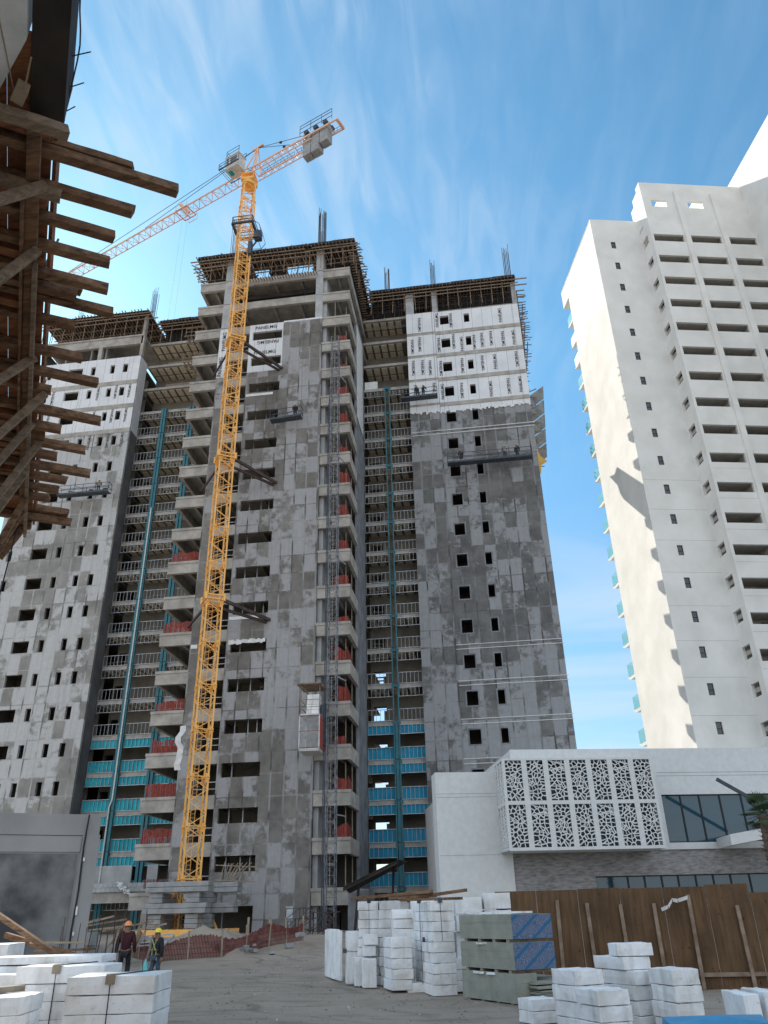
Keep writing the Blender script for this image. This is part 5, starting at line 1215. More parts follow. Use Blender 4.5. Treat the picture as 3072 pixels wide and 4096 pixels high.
def build_grey_wall():
    T = root('grey_rendered_wall', NR @ Vector((-1.0, 33.6, 0)), 'freshly rendered grey wall with recessed dark panel, left edge behind the foam', 'wall')
    v = 33.45; m = MB(NR); m.box((-14, v, 0), (2.56, v+0.5, 4.86)); m.box((-14, v-0.02, 4.88), (2.56, v+0.52, 5.62)); m.box((1.98, v-0.12, 0), (2.60, v-0.002, 4.9)); m.build('wall_face', 'grey_wall', T)
    m = MB(NR); m.box((-14, v-0.05, 4.30), (1.96, v-0.003, 4.80)); m.build('lintel_band', 'grey_wall', T)
    m = MB(NR); m.box((-14, v-0.014, 0), (1.9, v-0.003, 4.24)); m.build('recessed_panel', 'grey_panel', T)
    m = MB(NR); m.path([(2.1, v-0.16, 5.6), (2.06, v-0.16, 4.5), (2.1, v-0.16, 3.0), (2.05, v-0.16, 1.6), (2.08, v-0.16, 0.2)], 0.035, 6); m.build('black_conduit', 'frame', T)
    m = MB(NR); 
    for z in (3.98, 2.2, 1.55): m.box((2.1, v-0.2, z), (2.16, v-0.125, z+0.12 if z != 2.2 else z+0.28))
    m.build('tape_mark', 'tarp', T)
build_grey_wall()

# ------------------------------------------------------------------ foam blocks
BR = random.Random(21)
def foam(cx, cy, z0, size, rz, label, group=None, rx=0, jit=0.011, loc_j=0.0):
    w_, d_, h_ = size; n = 5; m = MB(); mat = Matrix.Translation((cx+BR.uniform(-loc_j, loc_j), cy+BR.uniform(-loc_j, loc_j), z0)) @ Matrix.Rotation(rz+BR.uniform(-1, 1)*loc_j*0.8, 4, 'Z') @ Matrix.Rotation(rx, 4, 'X')
    # subdivided box with slightly nicked edges
    vs = {}; 
    def vid(i, j, k):
        key = (i, j, k)
        if key not in vs:
            x = (i/n-0.5)*w_; y = (j/n-0.5)*d_; z = k/2*h_
            e = (i in (0, n))+(j in (0, n))+(k in (0, 2))
            q = jit*(1.6 if e >= 2 else 0.5)
            vs[key] = len(m.v); m.v.append(mat @ Vector((x-(q*BR.random() if i == n else -q*BR.random() if i == 0 else 0), y-(q*BR.random() if j == n else -q*BR.random() if j == 0 else 0), z-(q*BR.random() if k == 2 else 0))))
        return vs[key]
    F = []
    for i in range(n):
        for j in range(n): F.append((vid(i,j,0),vid(i,j+1,0),vid(i+1,j+1,0),vid(i+1,j,0))); F.append((vid(i,j,2),vid(i+1,j,2),vid(i+1,j+1,2),vid(i,j+1,2)))
        for k in range(2):
            F.append((vid(i,0,k),vid(i+1,0,k),vid(i+1,0,k+1),vid(i,0,k+1))); F.append((vid(i,n,k),vid(i,n,k+1),vid(i+1,n,k+1),vid(i+1,n,k)))
            F.append((vid(0,i,k),vid(0,i,k+1),vid(0,i+1,k+1),vid(0,i+1,k))); F.append((vid(n,i,k),vid(n,i+1,k),vid(n,i+1,k+1),vid(n,i,k+1)))
    m.f = [list(f) for f in F]; m.mi = [0]*len(F)
    o = m.build('foam_block', 'foam', bevel=0.008)
    tag(o, label, 'foam block', group); return o
def stack(corner, rot, n, size, where, z0=0.0, depth=1, lj=0.02, group=None, skip=()):
    """blocks piled from a near corner; local x runs right, local y runs back"""
    a = R(rot); X = Vector((math.cos(a), math.sin(a), 0)); Y = Vector((-math.sin(a), math.cos(a), 0)); w_, d_, h_ = size
    out = []
    for j in range(n):
        for d in range(depth):
            c = Vector((*corner, 0))+X*w_/2+Y*(d_/2+d*(d_+0.02))
            nm = (ORD[j] if j < n-1 else 'topmost')
            lab = '%s foam block %s' % (nm, where) if depth == 1 else '%s foam block in the %s row %s' % (nm, 'front' if d == 0 else 'rear', where)
            out.append(foam(c.x, c.y, z0+j*(h_+0.003), (w_, d_, h_), a, lab, group, loc_j=lj))
    return out
g0 = GH(-3, 26)
stack((-3.28, 25.25), 19, 5, (0.62, 1.2, 0.26), 'of the front pile left of the tall stack', 0.07, group='foam blocks in the front pile')
stack((-3.42, 26.9), 12, 8, (0.66, 0.7, 0.262), 'of the inner column behind the front pile', 0.0, 1, 0.03)
stack((-2.74, 26.75), 14, 9, (0.68, 0.7, 0.258), 'of the inner column left of the corner stack', 0.0, 1, 0.03)
stack((-2.85, 24.95+0.5), 12, 1, (0.75, 0.6, 0.24), 'lying flat at the foot of the front pile', 0.0)
stack((-2.03, 24.4), 18, 9, (0.68, 1.15, 0.252), 'of the tall corner stack beside the plasterboard', 0.0, 2, group='foam blocks in the tall corner stack')
for i, (x, y, rot) in enumerate(((-4.75, 28.3, 8), (-4.02, 28.1, 8), (-3.3, 27.9, 8), (-5.3, 29.6, 8))[:3]):
    stack((x, y), rot, 9, (0.70, 1.2, 0.262), 'in the %s column of the back row' % ('left', 'middle', 'right')[i], 0.0, 1, 0.03, 'foam blocks in the back row')
for i, (x, y, h_) in enumerate(((-5.05, 28.9, 1.5), (-4.62, 28.0, 0.78), (-4.25, 27.3, 0.76))):
    foam(x, y, 0.02, (0.42, 0.5, h_), R(15), ('tall upright foam block strapped at the left end of the row', 'short upright foam block beside the strapped tall one', 'short upright foam block against the front pile')[i])
foam(-4.35, 28.0, 0.82, (0.42, 0.5, 0.3), R(12), 'small foam block lying on the short upright ones, lower'); foam(-4.3, 27.9, 1.14, (0.46, 0.5, 0.3), R(15), 'small foam block on top of the short upright ones')
for i in range(5):
    foam(-5.9-0.14*i, 30.6+0.75*i*0.5, 0.02, (0.10, 1.2, 1.5+0.03*(i % 2)), R(25), 'thin foam sheet standing on edge at the left end of the row', 'thin foam sheets standing on edge', rx=0.0)
stack((-1.62, 25.3), 15, 3, (0.55, 0.6, 0.27), 'of the small pile between tall stack and plasterboard', 0.02)
# right back: tilted big blocks
for i, (x, y, z, lab) in enumerate(((-1.05, 26.2, 1.5, 'lower foam block behind the plasterboard, left of two columns'), (-1.05, 26.2, 1.95, 'upper foam block behind the plasterboard, left of two columns'), (-0.2, 26.4, 1.6, 'lower foam block behind the plasterboard, nearest the plywood fence'), (-0.2, 26.4, 2.06, 'upper foam block behind the plasterboard, nearest the plywood fence'))):
    foam(x, y, z, (0.8, 1.0, 0.43), R(6), lab, None, rx=0.0)
foam(-0.6, 26.5, 0.0, (1.8, 1.2, 1.48), R(6), 'large foam bundle hidden behind the plasterboard packs')
# two low blocks and the right-hand cluster
stack((0.43, 18.35), 28, 2, (0.62, 0.6, 0.21), 'of the low pair in front of the plasterboard', 0.0)
stack((1.20, 16.75), 32, 4, (0.66, 0.74, 0.25), 'of the left pile in the right-hand cluster', 0.0)
stack((2.32, 17.2), 33, 4, (0.64, 0.95, 0.235), 'of the middle pile in the right-hand cluster', 0.0)
foam(2.22, 17.95, 0.955, (0.62, 1.0, 0.22), R(28), 'wide foam block across the middle pile, second from its top'); foam(2.40, 17.75, 1.18, (0.72, 0.5, 0.22), R(14), 'small foam block crowning the right-hand cluster')
stack((1.34, 14.45), 26, 4, (0.60, 0.66, 0.215), 'of the nearest pile in the right-hand cluster', 0.0)
stack((2.86, 16.4), 22, 4, (0.56, 0.8, 0.252), 'of the right pile next to the leaning plywood', 0.0)
foam(3.42, 14.2, 0.0, (0.26, 0.8, 0.85), R(8), 'upright foam block at the right edge, left of two'); foam(3.72, 14.2, 0.0, (0.26, 0.8, 0.88), R(8), 'upright foam block at the right edge, right of two')
# left near group
S1 = stack((-6.70, 12.95), 8, 5, (1.36, 1.12, 0.248), 'of the strapped stack nearest the camera, left side', 0.0, 1, 0.006)
stack((-8.45, 14.5), 8, 5, (1.55, 1.0, 0.262), 'of the stack behind the strapped one', 0.0, 1, 0.02)
stack((-9.85, 14.6), 8, 5, (1.45, 1.0, 0.236), 'of the stack at the left edge, behind', 0.0, 1, 0.02)
stack((-8.55, 12.9), 12, 4, (1.1, 1.1, 0.243), 'of the low stack at the left edge, in front', 0.0, 1, 0.015)
foam(-8.55, 15.95, 1.31, (2.1, 0.9, 0.13), R(8), 'long thin foam slab lying behind the near stacks'); foam(-8.55, 15.95, 0.0, (2.0, 0.85, 1.30), R(8), 'foam bundle under the long thin slab')
foam(-11.0, 17.0, 1.35, (1.9, 0.9, 0.28), R(10), 'foam block topmost at the far left edge'); foam(-11.0, 17.2, 0.0, (1.9, 1.0, 1.34), R(10), 'foam bundle at the far left edge, under the topmost block')
def strap(cx, top, y0, y1, zb, label):
    T = root('packing_strap', (cx, y0, top), label, 'strap')
    m = MB(); m.path([(cx, y0-0.012, zb), (cx, y0-0.012, top+0.006), (cx+0.25, y1, top+0.008)], 0.009, 5); m.build('black_band', 'frame', T)
    m = MB(); m.box((cx-0.075, y0-0.03, top-0.12), (cx+0.075, y0-0.015, top+0.01)); m.box((cx-0.06, y0-0.03, top+0.012), (cx+0.07, y0+0.1, top+0.022)); m.build('corner_guard', 'timber_pale', T)
strap(-6.02, 1.255, 13.04, 14.1, 0.0, 'black strap with brown corner guard over the nearest foam stack')
strap(-7.75, 1.325, 14.6, 15.6, 0.3, 'black strap with brown corner guard over the stack behind')
def plank(p, q, w_, h_, mat, label, cat='plank', grp=None):
    m = MB(); m.bar(p, q, w_, h_); o = m.build('plank', mat, bevel=0.006); return tag(o, label, cat, grp)
plank((-8.42, 13.3, 1.03), (-8.1, 14.2, 1.03), 0.13, 0.09, 'timber_pale', 'short pale wood offcut lying on the low foam stack')
plank((-11.6, 16.3, 1.30), (-9.8, 16.4, 1.30), 0.3, 0.07, 'near_wood', 'brown plank under the topmost left foam block')
plank((-11.5, 18, 2.35), (-9.0, 18, 1.05), 0.15, 0.1, 'near_wood', 'long brown timber leaning diagonally behind the left foam')
plank((-11.6, 19.2, 1.75), (-9.7, 19, 1.3), 0.12, 0.12, 'near_wood', 'second brown timber leaning lower behind the left foam')
plank((-10.4, 18.6, 1.42), (-9.1, 18.6, 1.45), 0.35, 0.04, 'near_wood', 'brown board lying flat behind the left foam')
plank((-10.5, 18.4, 1.60), (-9.2, 18.4, 1.58), 0.05, 0.04, 'timber_pale', 'pale thin batten above the flat brown board')
plank((-4.9, 27.9, 2.46), (-2.2, 27.6, 2.60), 0.25, 0.09, 'near_wood', 'long brown plank on top of the back foam row, left')
plank((-3.6, 27.4, 2.43), (-2.1, 27.9, 2.50), 0.2, 0.08, 'near_wood', 'brown plank crossing the back foam row, middle')
plank((-2.95, 24.95, 2.345), (-1.12, 24.6, 2.345), 0.12, 0.07, 'near_wood', 'dark brown timber along the top front of the tall stack')
plank((-2.3, 27.8, 2.5), (-1.1, 27.6, 2.62), 0.2, 0.09, 'near_wood', 'short brown plank behind the tall corner stack')
for i in range(7):
    x, z = (-2.6, 2.28) if i == 0 else ((-3.4, 2.36), (-4.35, 2.30), (-1.95, 2.26), (-1.4, 1.2), (-2.3, 1.25), (-4.7, 1.5), (-3.9, 2.33))[i]
def cord(pts, label):
    T = root('packing_strap', pts[0], label, 'strap'); m = MB(); m.path(pts, 0.008, 5); m.build('black_band', 'frame', T)
    m = MB(); m.blk(pts[0], (0.12, 0.05, 0.12), rz=0.3); m.build('corner_guard', 'dark_steel', T)
cord([(-2.45, 25.55, 2.31), (-2.43, 25.50, 1.2), (-2.42, 25.48, 0.2)], 'black cord and guard down the left face of the tall corner stack')
cord([(-1.75, 24.45, 2.31), (-1.73, 24.42, 1.3)], 'black cord and guard down the right face of the tall corner stack')
cord([(-4.35, 28.08, 2.38), (-4.35, 28.05, 1.3)], 'black cord and guard on the left column of the back row')
cord([(-3.0, 27.9, 2.38), (-3.0, 27.86, 1.5)], 'black cord and guard on the right column of the back row')
cord([(-5.25, 28.6, 0.95), (-4.9, 28.58, 0.93), (-4.8, 28.6, 0.93)], 'black cord wrapped round the tall upright block')
cord([(-2.3, 25.2, 1.32), (-2.0, 24.36, 1.30)], 'black cord at half height of the tall corner stack')
# ------------------------------------------------------------------ plasterboard packs
def gyp():
    a = R(35); X = Vector((math.cos(a), math.sin(a), 0)); Y = Vector((-math.sin(a), math.cos(a), 0)); c0 = Vector((0.18, 21.6, 0))
    for i, (z0, z1, sh) in enumerate(((0.05, 0.66, 0.0), (0.73, 1.31, 0.0), (1.38, 1.92, 0.0))):
        c = c0+X*(0.61+sh)+Y*1.2
        if i == 0: c = c0+X*0.3+Y*1.2
        T = root('plasterboard_pack', (c.x, c.y, z0), ('lowest green-grey plasterboard pack, standing on the dirt', 'middle green-grey plasterboard pack with blue patterned end tape', 'topmost green-grey plasterboard pack with blue patterned end tape')[i], 'plasterboard', 'plasterboard packs in the stack')
        m = MB(); w_ = 1.22 if i else 0.62; nb = 12; hb = (z1-z0)/nb
        for q in range(nb): o_ = BR.uniform(-.009, .009); m.blk(c-X*abs(o_)+Y*o_*0.6+Vector((0,0,z0+hb*(q+0.5))), (w_-0.008, 2.392, hb-0.0015), rz=a+BR.uniform(-.0015,.0015))
        m.build('boards', 'gyp', T)
        if i:
            m = MB(); m.blk(c-Y*1.203+Vector((0,0,(z0+z1)/2-0.0)), (w_-0.004, 0.006, z1-z0-0.012), rz=a); m.build('end_tape', 'gyp_tape', T)
        m = MB()
        for t in (-0.95, -0.35, 0.3, 0.95): m.blk(c+Y*t+Vector((0,0,z0-0.036)), (w_-0.03, 0.12, 0.068), rz=a)
        m.build('bearer', 'timber_pale', T)
        if i < 2:
            m = MB()
            for _ in range(4): m.blk(c+Y*BR.uniform(-1, .6)-X*(w_/2+0.01)+Vector((0,0,z1-0.03)), (0.05, 0.3, 0.05), rz=a+BR.uniform(-.3,.3), jit=0.02)
            m.build('torn_wrap', 'tarp', T)
    c = c0+X*1.0+Y*0.95+Vector((0,0,0.25))
    T = root('plasterboard_offcuts', (c.x, c.y, 0), 'low loose pile of plasterboard sheets beside the packs', 'plasterboard')
    for i in range(9):
        m = MB(); m.blk(Vector((c.x+BR.uniform(-.04,.04)+0.3, c.y+BR.uniform(-.04,.04)-0.2, 0.12+i*0.045)), (1.5, 1.9, 0.03), rz=a+BR.uniform(-.04,.04), rx=BR.uniform(-.015,.015)); m.build('sheet', 'gyp', T)
    m = MB()
    for _ in range(4): m.blk(Vector((c.x+BR.uniform(-.7,.7), c.y+BR.uniform(-.7,.7), 0.05)), (0.2, 0.2, 0.09))
    m.build('bearer', 'timber_dark', T)
    m = MB(); m.blk((-0.1, 23.4, 1.96), (1.2, 1.3, 0.05), rz=a); tag(m.build('foam_sheet', 'foam'), 'thin pale sheet lying on top of the plasterboard packs', 'sheet')
gyp()
# ------------------------------------------------------------------ loose stones and clods on the dirt
m = MB()
for i in range(3200):
    y = 14+36*random.random()**1.3; x = random.uniform(-12, 5); s_ = random.uniform(0.008, 0.035)*(0.7+y/40); c = Vector((x, y, GH(x, y)+s_*0.2)); q = [c+Vector((random.uniform(.6,1.3)*s_*a, random.uniform(.6,1.3)*s_*b, random.uniform(.4,1.0)*s_*c_)) for a, b, c_ in ((1,0,0),(0,1,0),(-1,0,0),(0,-1,0),(0,0,1))]
    m.add(q, [(0,1,4),(1,2,4),(2,3,4),(3,0,4)])
o = m.build('gravel', 'stones', loc=(0,0,0)); o['kind'] = 'stuff'; tag(o, 'loose stones and clods scattered over the dusty ground', 'gravel')
# ------------------------------------------------------------------ plywood fence
def fence():
    T = root('plywood_fence', (5, 26, 0), 'tall weathered brown plywood fence with timber stakes, right side', 'fence'); r = random.Random(4)
    x = -0.2; i = 0
    while x < 11.5:
        y = 26.0-0.06*x*0; top = 2.52+r.uniform(-.012, .012) if x < 6.2 else 2.30+r.uniform(-.03,.03)
        if i == 5: top += 0.02
        m = MB(); m.add([(x, y, -0.1), (x+1.20, y+r.uniform(-.02,.02), -0.1), (x+1.20, y, top+r.uniform(-.015,.015)), (x, y, top), (x, y+0.02, -0.1), (x+1.20, y+0.02, -0.1), (x+1.20, y+0.02, top), (x, y+0.02, top)], [(0,1,2,3),(7,6,5,4),(0,4,5,1),(1,5,6,2),(2,6,7,3),(3,7,4,0)])
        m.build('plywood_panel', 'ply', T); x += 1.215; i += 1
    for j, (xs_, zt) in enumerate(((0.05, 1.9), (1.6, 2.25), (2.45, 2.15), (3.4, 2.1), (4.35, 2.1), (5.35, 2.3), (6.65, 2.0), (7.8, 2.1), (9.0, 2.1))):
        m = MB(); m.bar((xs_+r.uniform(-.05,.05), 25.9, -0.05), (xs_, 25.93, zt), 0.10, 0.07); m.build('stake', 'timber', T)
    m = MB(); m.bar((-0.2, 25.95, 0.3), (11.5, 25.95, 0.3), 0.06, 0.1); m.build('rail', 'timber', T)
    m = MB(); pts = [Vector((5.3, 25.75, 2.28)), Vector((5.0, 25.7, 2.2)), Vector((4.85, 25.72, 2.22)), Vector((4.7, 25.7, 2.05)), Vector((4.5, 25.72, 1.98))]
    for p, q in zip(pts, pts[1:]): m.add([p, q, q+Vector((0.02, 0.03, -0.09)), p+Vector((-0.01, 0.02, -0.1))], [(0,1,2,3)])
    tag(m.build('plastic_rag', 'tarp'), 'torn pale plastic rag snagged on a fence stake', 'rag')
fence()
m = MB(); m.add([(1.95,11.9,0.0),(3.3,12.0,0.0),(3.4,12.9,0.0),(1.9,12.8,0.0),(2.0,11.95,0.66),(3.2,12.05,0.68),(3.3,12.8,0.70),(2.0,12.7,0.69),(2.6,12.3,0.75)],[(0,1,5,4),(1,2,6,5),(2,3,7,6),(3,0,4,7),(4,5,8),(5,6,8),(6,7,8),(7,4,8)])
tag(m.build('covered_pile', 'blue_tarp'), 'bright blue plastic wrapped pile at the bottom right corner', 'tarp')
# ------------------------------------------------------------------ litter and small scraps on the dirt
for i in range(70):
    x = random.uniform(-9, 1.5); y = random.uniform(19, 46); s = random.uniform(0.015, 0.06)
    m = MB(); m.blk((x, y, GH(x, y)+0.012), (s*1.6, s, 0.025), rz=random.uniform(0, 3), jit=s*0.45)
    pale = i % 3 == 0
    tag(m.build('scrap', 'litter' if pale else 'timber'), 'pale scrap lying on the dirt' if pale else 'brown wood scrap lying on the dirt', 'debris', 'pale scraps on the dirt' if pale else 'wood scraps on the dirt')
# ------------------------------------------------------------------ far end of the yard
def site():
    r = random.Random(12)
    T = root('net_fence', (-17.5, 46, 0), 'sagging dark red net fence along the foot of the tower', 'fence')
    m = MB(); n = 90; base = [(-21.0, 47.0), (-18.4, 44.6), (-15.2, 46.2), (-13.6, 49.8), (-12.2, 52.5)]
    def at(t):
        t = min(t*(len(base)-1), len(base)-1.001); i = int(t); f = t-i; return base[i][0]*(1-f)+base[i+1][0]*f, base[i][1]*(1-f)+base[i+1][1]*f
    for i in range(n*2):
        t = i/(n*2); x, y = at(t); x2, y2 = at(t+0.0036); h = 0.95+0.18*math.sin(t*19)+r.uniform(-.05,.05); b = GH(x, y)
        m.add([(x, y, b), (x2, y2, b), (x2+0.02, y2, b+h), (x, y, b+h)], [(0,1,2,3)])
    for zz in (0.25, 0.5, 0.75):
        for i in range(60):
            x, y = at(i/60); x2, y2 = at((i+1)/60-1e-4); b = GH(x, y); m.bar((x, y-0.01, b+zz), (x2, y2-0.01, b+zz), 0.03)
    m.build('netting', 'ground_net', T)
    for i in range(9):
        x, y = at(i/8-1e-4 if i else 0.0); m = MB(); m.bar((x, y-0.03, GH(x, y)-0.05), (x+r.uniform(-.1,.1), y-0.03, GH(x, y)+1.35), 0.08); m.build('stake', 'timber_pale', T)
    # mound of dirt
    m = MB(); N = 16
    for i in range(N+1):
        for j in range(N+1):
            x = -20.5+6.5*i/N; y = 46.2+5.5*j/N; e = math.sin(math.pi*i/N)*math.sin(math.pi*j/N); m.v.append(Vector((x, y, GH(x, y)-0.06+1.05*e**0.7+0.45*noise.noise(Vector((x*1.3, y*1.3, 4)))*e)))
    for i in range(N):
        for j in range(N): m.f.append([i*(N+1)+j, (i+1)*(N+1)+j, (i+1)*(N+1)+j+1, i*(N+1)+j+1]); m.mi.append(0)
    o = m.build('dirt_mound', 'dirt', smooth=True); tag(o, 'low mound of excavated dirt behind the red net fence', 'mound')
    for i in range(36):
        x = r.uniform(-20.5, -11.5); y = r.uniform(46.6, 50.5); s = r.uniform(.1, .4); m = MB(); m.blk((x, y, GH(x, y)+r.uniform(0.0, 0.35)+s/2), (s*1.5, s, s*.7), rz=r.random()*3, rx=r.uniform(-.4,.4), jit=s*0.15)
        tag(m.build('rubble', 'ballast'), 'concrete lump on the dirt mound behind the net', 'rubble', 'concrete lumps on the mound')
    T = root('steel_grate', (-19, 44.2, 0.7), 'steel ladder-like grate leaning on the net fence behind the workers', 'grate')
    m = MB()
    for i in range(4): m.bar((-20.2, 43.9+i*0.4, 0.75+i*0.14), (-17.6, 43.9+i*0.4, 0.85+i*0.14), 0.07)
    for x in (-20.0, -19.2, -18.4, -17.7): m.bar((x, 43.9, 0.78), (x+0.15, 45.1, 1.2), 0.09)
    m.build('bars', 'steel', T)
    # rebar rods standing in the ground by the grey wall and near the workers
    for i in range(22):
        x = -12.9+i*0.32+r.uniform(-.1,.1); y = 23.5+r.uniform(-.8, .8); 
        if x > -9.9: break
        m = MB(); l = r.uniform(1.6, 2.3); m.tube((x, y, 0), (x+r.uniform(-.12,.22), y, l), 0.011, 5)
        tag(m.build('rebar_rod', 'rust'), 'thin rusty rebar rod standing upright behind the left foam', 'rebar', 'upright rebar rods behind the foam')
    for i in range(11):
        x = -19.6+i*0.42+r.uniform(-.12,.12); y = 34.0+r.uniform(-1, 1); m = MB(); l = r.uniform(1.5, 2.4); m.tube((x, y, 0), (x+r.uniform(-.3,.3), y, l), 0.022, 5)
        tag(m.build('rebar_rod', 'rust'), 'rusty rebar rod standing upright beside the grey wall', 'rebar', 'upright rebar rods by the grey wall')
    # timber trestles and junk right of the grey wall
    T = root('timber_junk', (-20, 42, 0), 'heap of crossed timbers and dark rubbish between the grey wall and worker', 'timber pile')
    for i in range(16):
        x = r.uniform(-23.5, -17.5); y = r.uniform(40, 44); m = MB(); m.bar((x, y, 0.3), (x+r.uniform(-.8, .8), y+r.uniform(-.5,.5), r.uniform(1.2, 2.0)), 0.09); m.build('post', 'timber' if i % 2 else 'timber_pale', T)
    for i in range(6):
        x = -22.5+i*0.7; m = MB(); m.bar((x, 41, 1.5+r.uniform(-.2,.3)), (x+2.4, 41.5, 1.9+r.uniform(-.2,.3)), 0.12, 0.08); m.build('plank', 'timber_pale' if i % 2 else 'timber', T)
    m = MB(); m.box((-24, 43, 0), (-19.5, 43.6, 0.9)); m.box((-23.5, 42.6, 0.9), (-21, 43.4, 1.5)); m.build('block', 'ballast', T)
    # steel trestle frames stacked by the hoist
    T = root('scaffold_frames', (-12.9, 57, 0.8), 'stack of small grey scaffold frames at the foot of the hoist', 'scaffold')
    for i in range(16):
        x = -14.2+(i % 6)*0.5+r.uniform(-.1,.1); y = 56.2+r.uniform(-.8, .8); z = 0.45+(i//6)*0.62+(0.2 if i > 12 else 0); w_ = r.uniform(.6, 1.0); m = MB()
        if i > 12: x = -13.4+r.random()*0.8; z = 1.7
        for a, b in (((x, z), (x, z+.75)), ((x+w_, z), (x+w_, z+.75)), ((x, z+.75), (x+w_, z+.75)), ((x, z+.15), (x+w_, z+.15)), ((x, z+.15), (x+w_, z+.75))): m.bar((a[0], y, a[1]), (b[0], y, b[1]), 0.045)
        m.build('frame', 'brown_steel' if i % 3 else 'dark_steel', T)
    m = MB(); m.box((-14.3, 56.0, 0.35), (-11.6, 57.6, 0.5)); m.build('pallet', 'timber', T)
    for i, (x, y) in enumerate(((-16.6, 55.5), (-14.9, 54.5))):
        m = MB(); m.bar((x, y, 0.4), (x, y, 2.0), 0.12); tag(m.build('timber_post', 'timber_pale'), ('pale timber post standing by the net fence end', 'pale timber post nearest the scaffold frames')[i], 'post')
    m = MB(); m.tube((-14.6, 58.5, 0.7), (-14.6, 58.5, 1.9), 0.06); m.box((-14.85, 58.3, 1.75), (-14.35, 58.7, 2.6)); tag(m.build('site_box', 'steel'), 'small grey box on a post in front of the tower wall', 'box')
    # canted chute / canopy of planks at the foot of the right recess
    T = root('plank_canopy', (-8.5, 58, 3.5), 'dark canted plank canopy sloping up behind the white foam', 'canopy')
    for i in range(6):
        m = MB(); m.bar((-10.6, 57.2+i*0.45, 3.65-i*0.06), (-6.75+0.06*i, 57.2+i*0.45, 5.25), 0.4, 0.06); m.build('plank', 'timber_dark', T)
    m = MB(); m.bar((-9.9, 57.4, 0.5), (-9.6, 57.6, 3.9), 0.16); m.bar((-7.6, 58.8, 0.5), (-7.3, 58.6, 4.9), 0.16); m.bar((-10.6, 57.1, 3.5), (-6.8, 57.1, 5.1), 0.12, 0.16); m.build('support', 'timber_dark', T)
    # dark fence and sheds at foot of the right recess
    m = MB(); m.box((-10.8, 60, 0.5), (-9.3, 62.5, 3.6)); tag(m.build('site_shed', 'side_wall', bevel=0.03), 'small dark grey shed under the plank canopy', 'shed')
    m = MB(); x = -26.0
    for k, (a, b) in enumerate(((-24.2, -22.9), (-26.6, -25.4))):
        pass
    m = MB()
    for i in range(6): m.bar((-20.4+i*0.12, 61.2, 4.3), (-20.0+i*0.35, 61.0, 5.6), 0.05); m.bar((-20.6+0.5*i, 60.9, 4.4), (-20.4+0.5*i, 61.3, 5.7-0.12*i), 0.05)
    for z in (4.5, 5.5): m.bar((-21.0, 61.0, z), (-17.9, 61.2, z-0.2), 0.07)
    tag(m.build('lattice_offcut', 'timber_pale'), 'tangled pale lattice frame lying on the crane ballast beside the mast', 'frame')
    m = MB()
    for i in range(9): m.blk((-33.4+0.12*i, 71.6, 4.9-0.1*i), (0.5, 0.25, 0.16), rz=r.random(), ry=r.uniform(-.6,.6), jit=0.06)
    tag(m.build('rag_heap', 'tarp'), 'white crumpled sack hanging over the block parapet', 'sack')
    m = MB()
    for i in range(40): x = -31+i*0.14; m.quad((x, 71.4, 4.4), (x+0.1, 71.4, 4.4), (x+0.1, 71.3, 5.1-0.1*abs(math.sin(i))), (x, 71.3, 5.2))
    tag(m.build('red_net', 'ground_net'), 'dull red net draped over the low beam left of the crane ballast', 'net')
site()
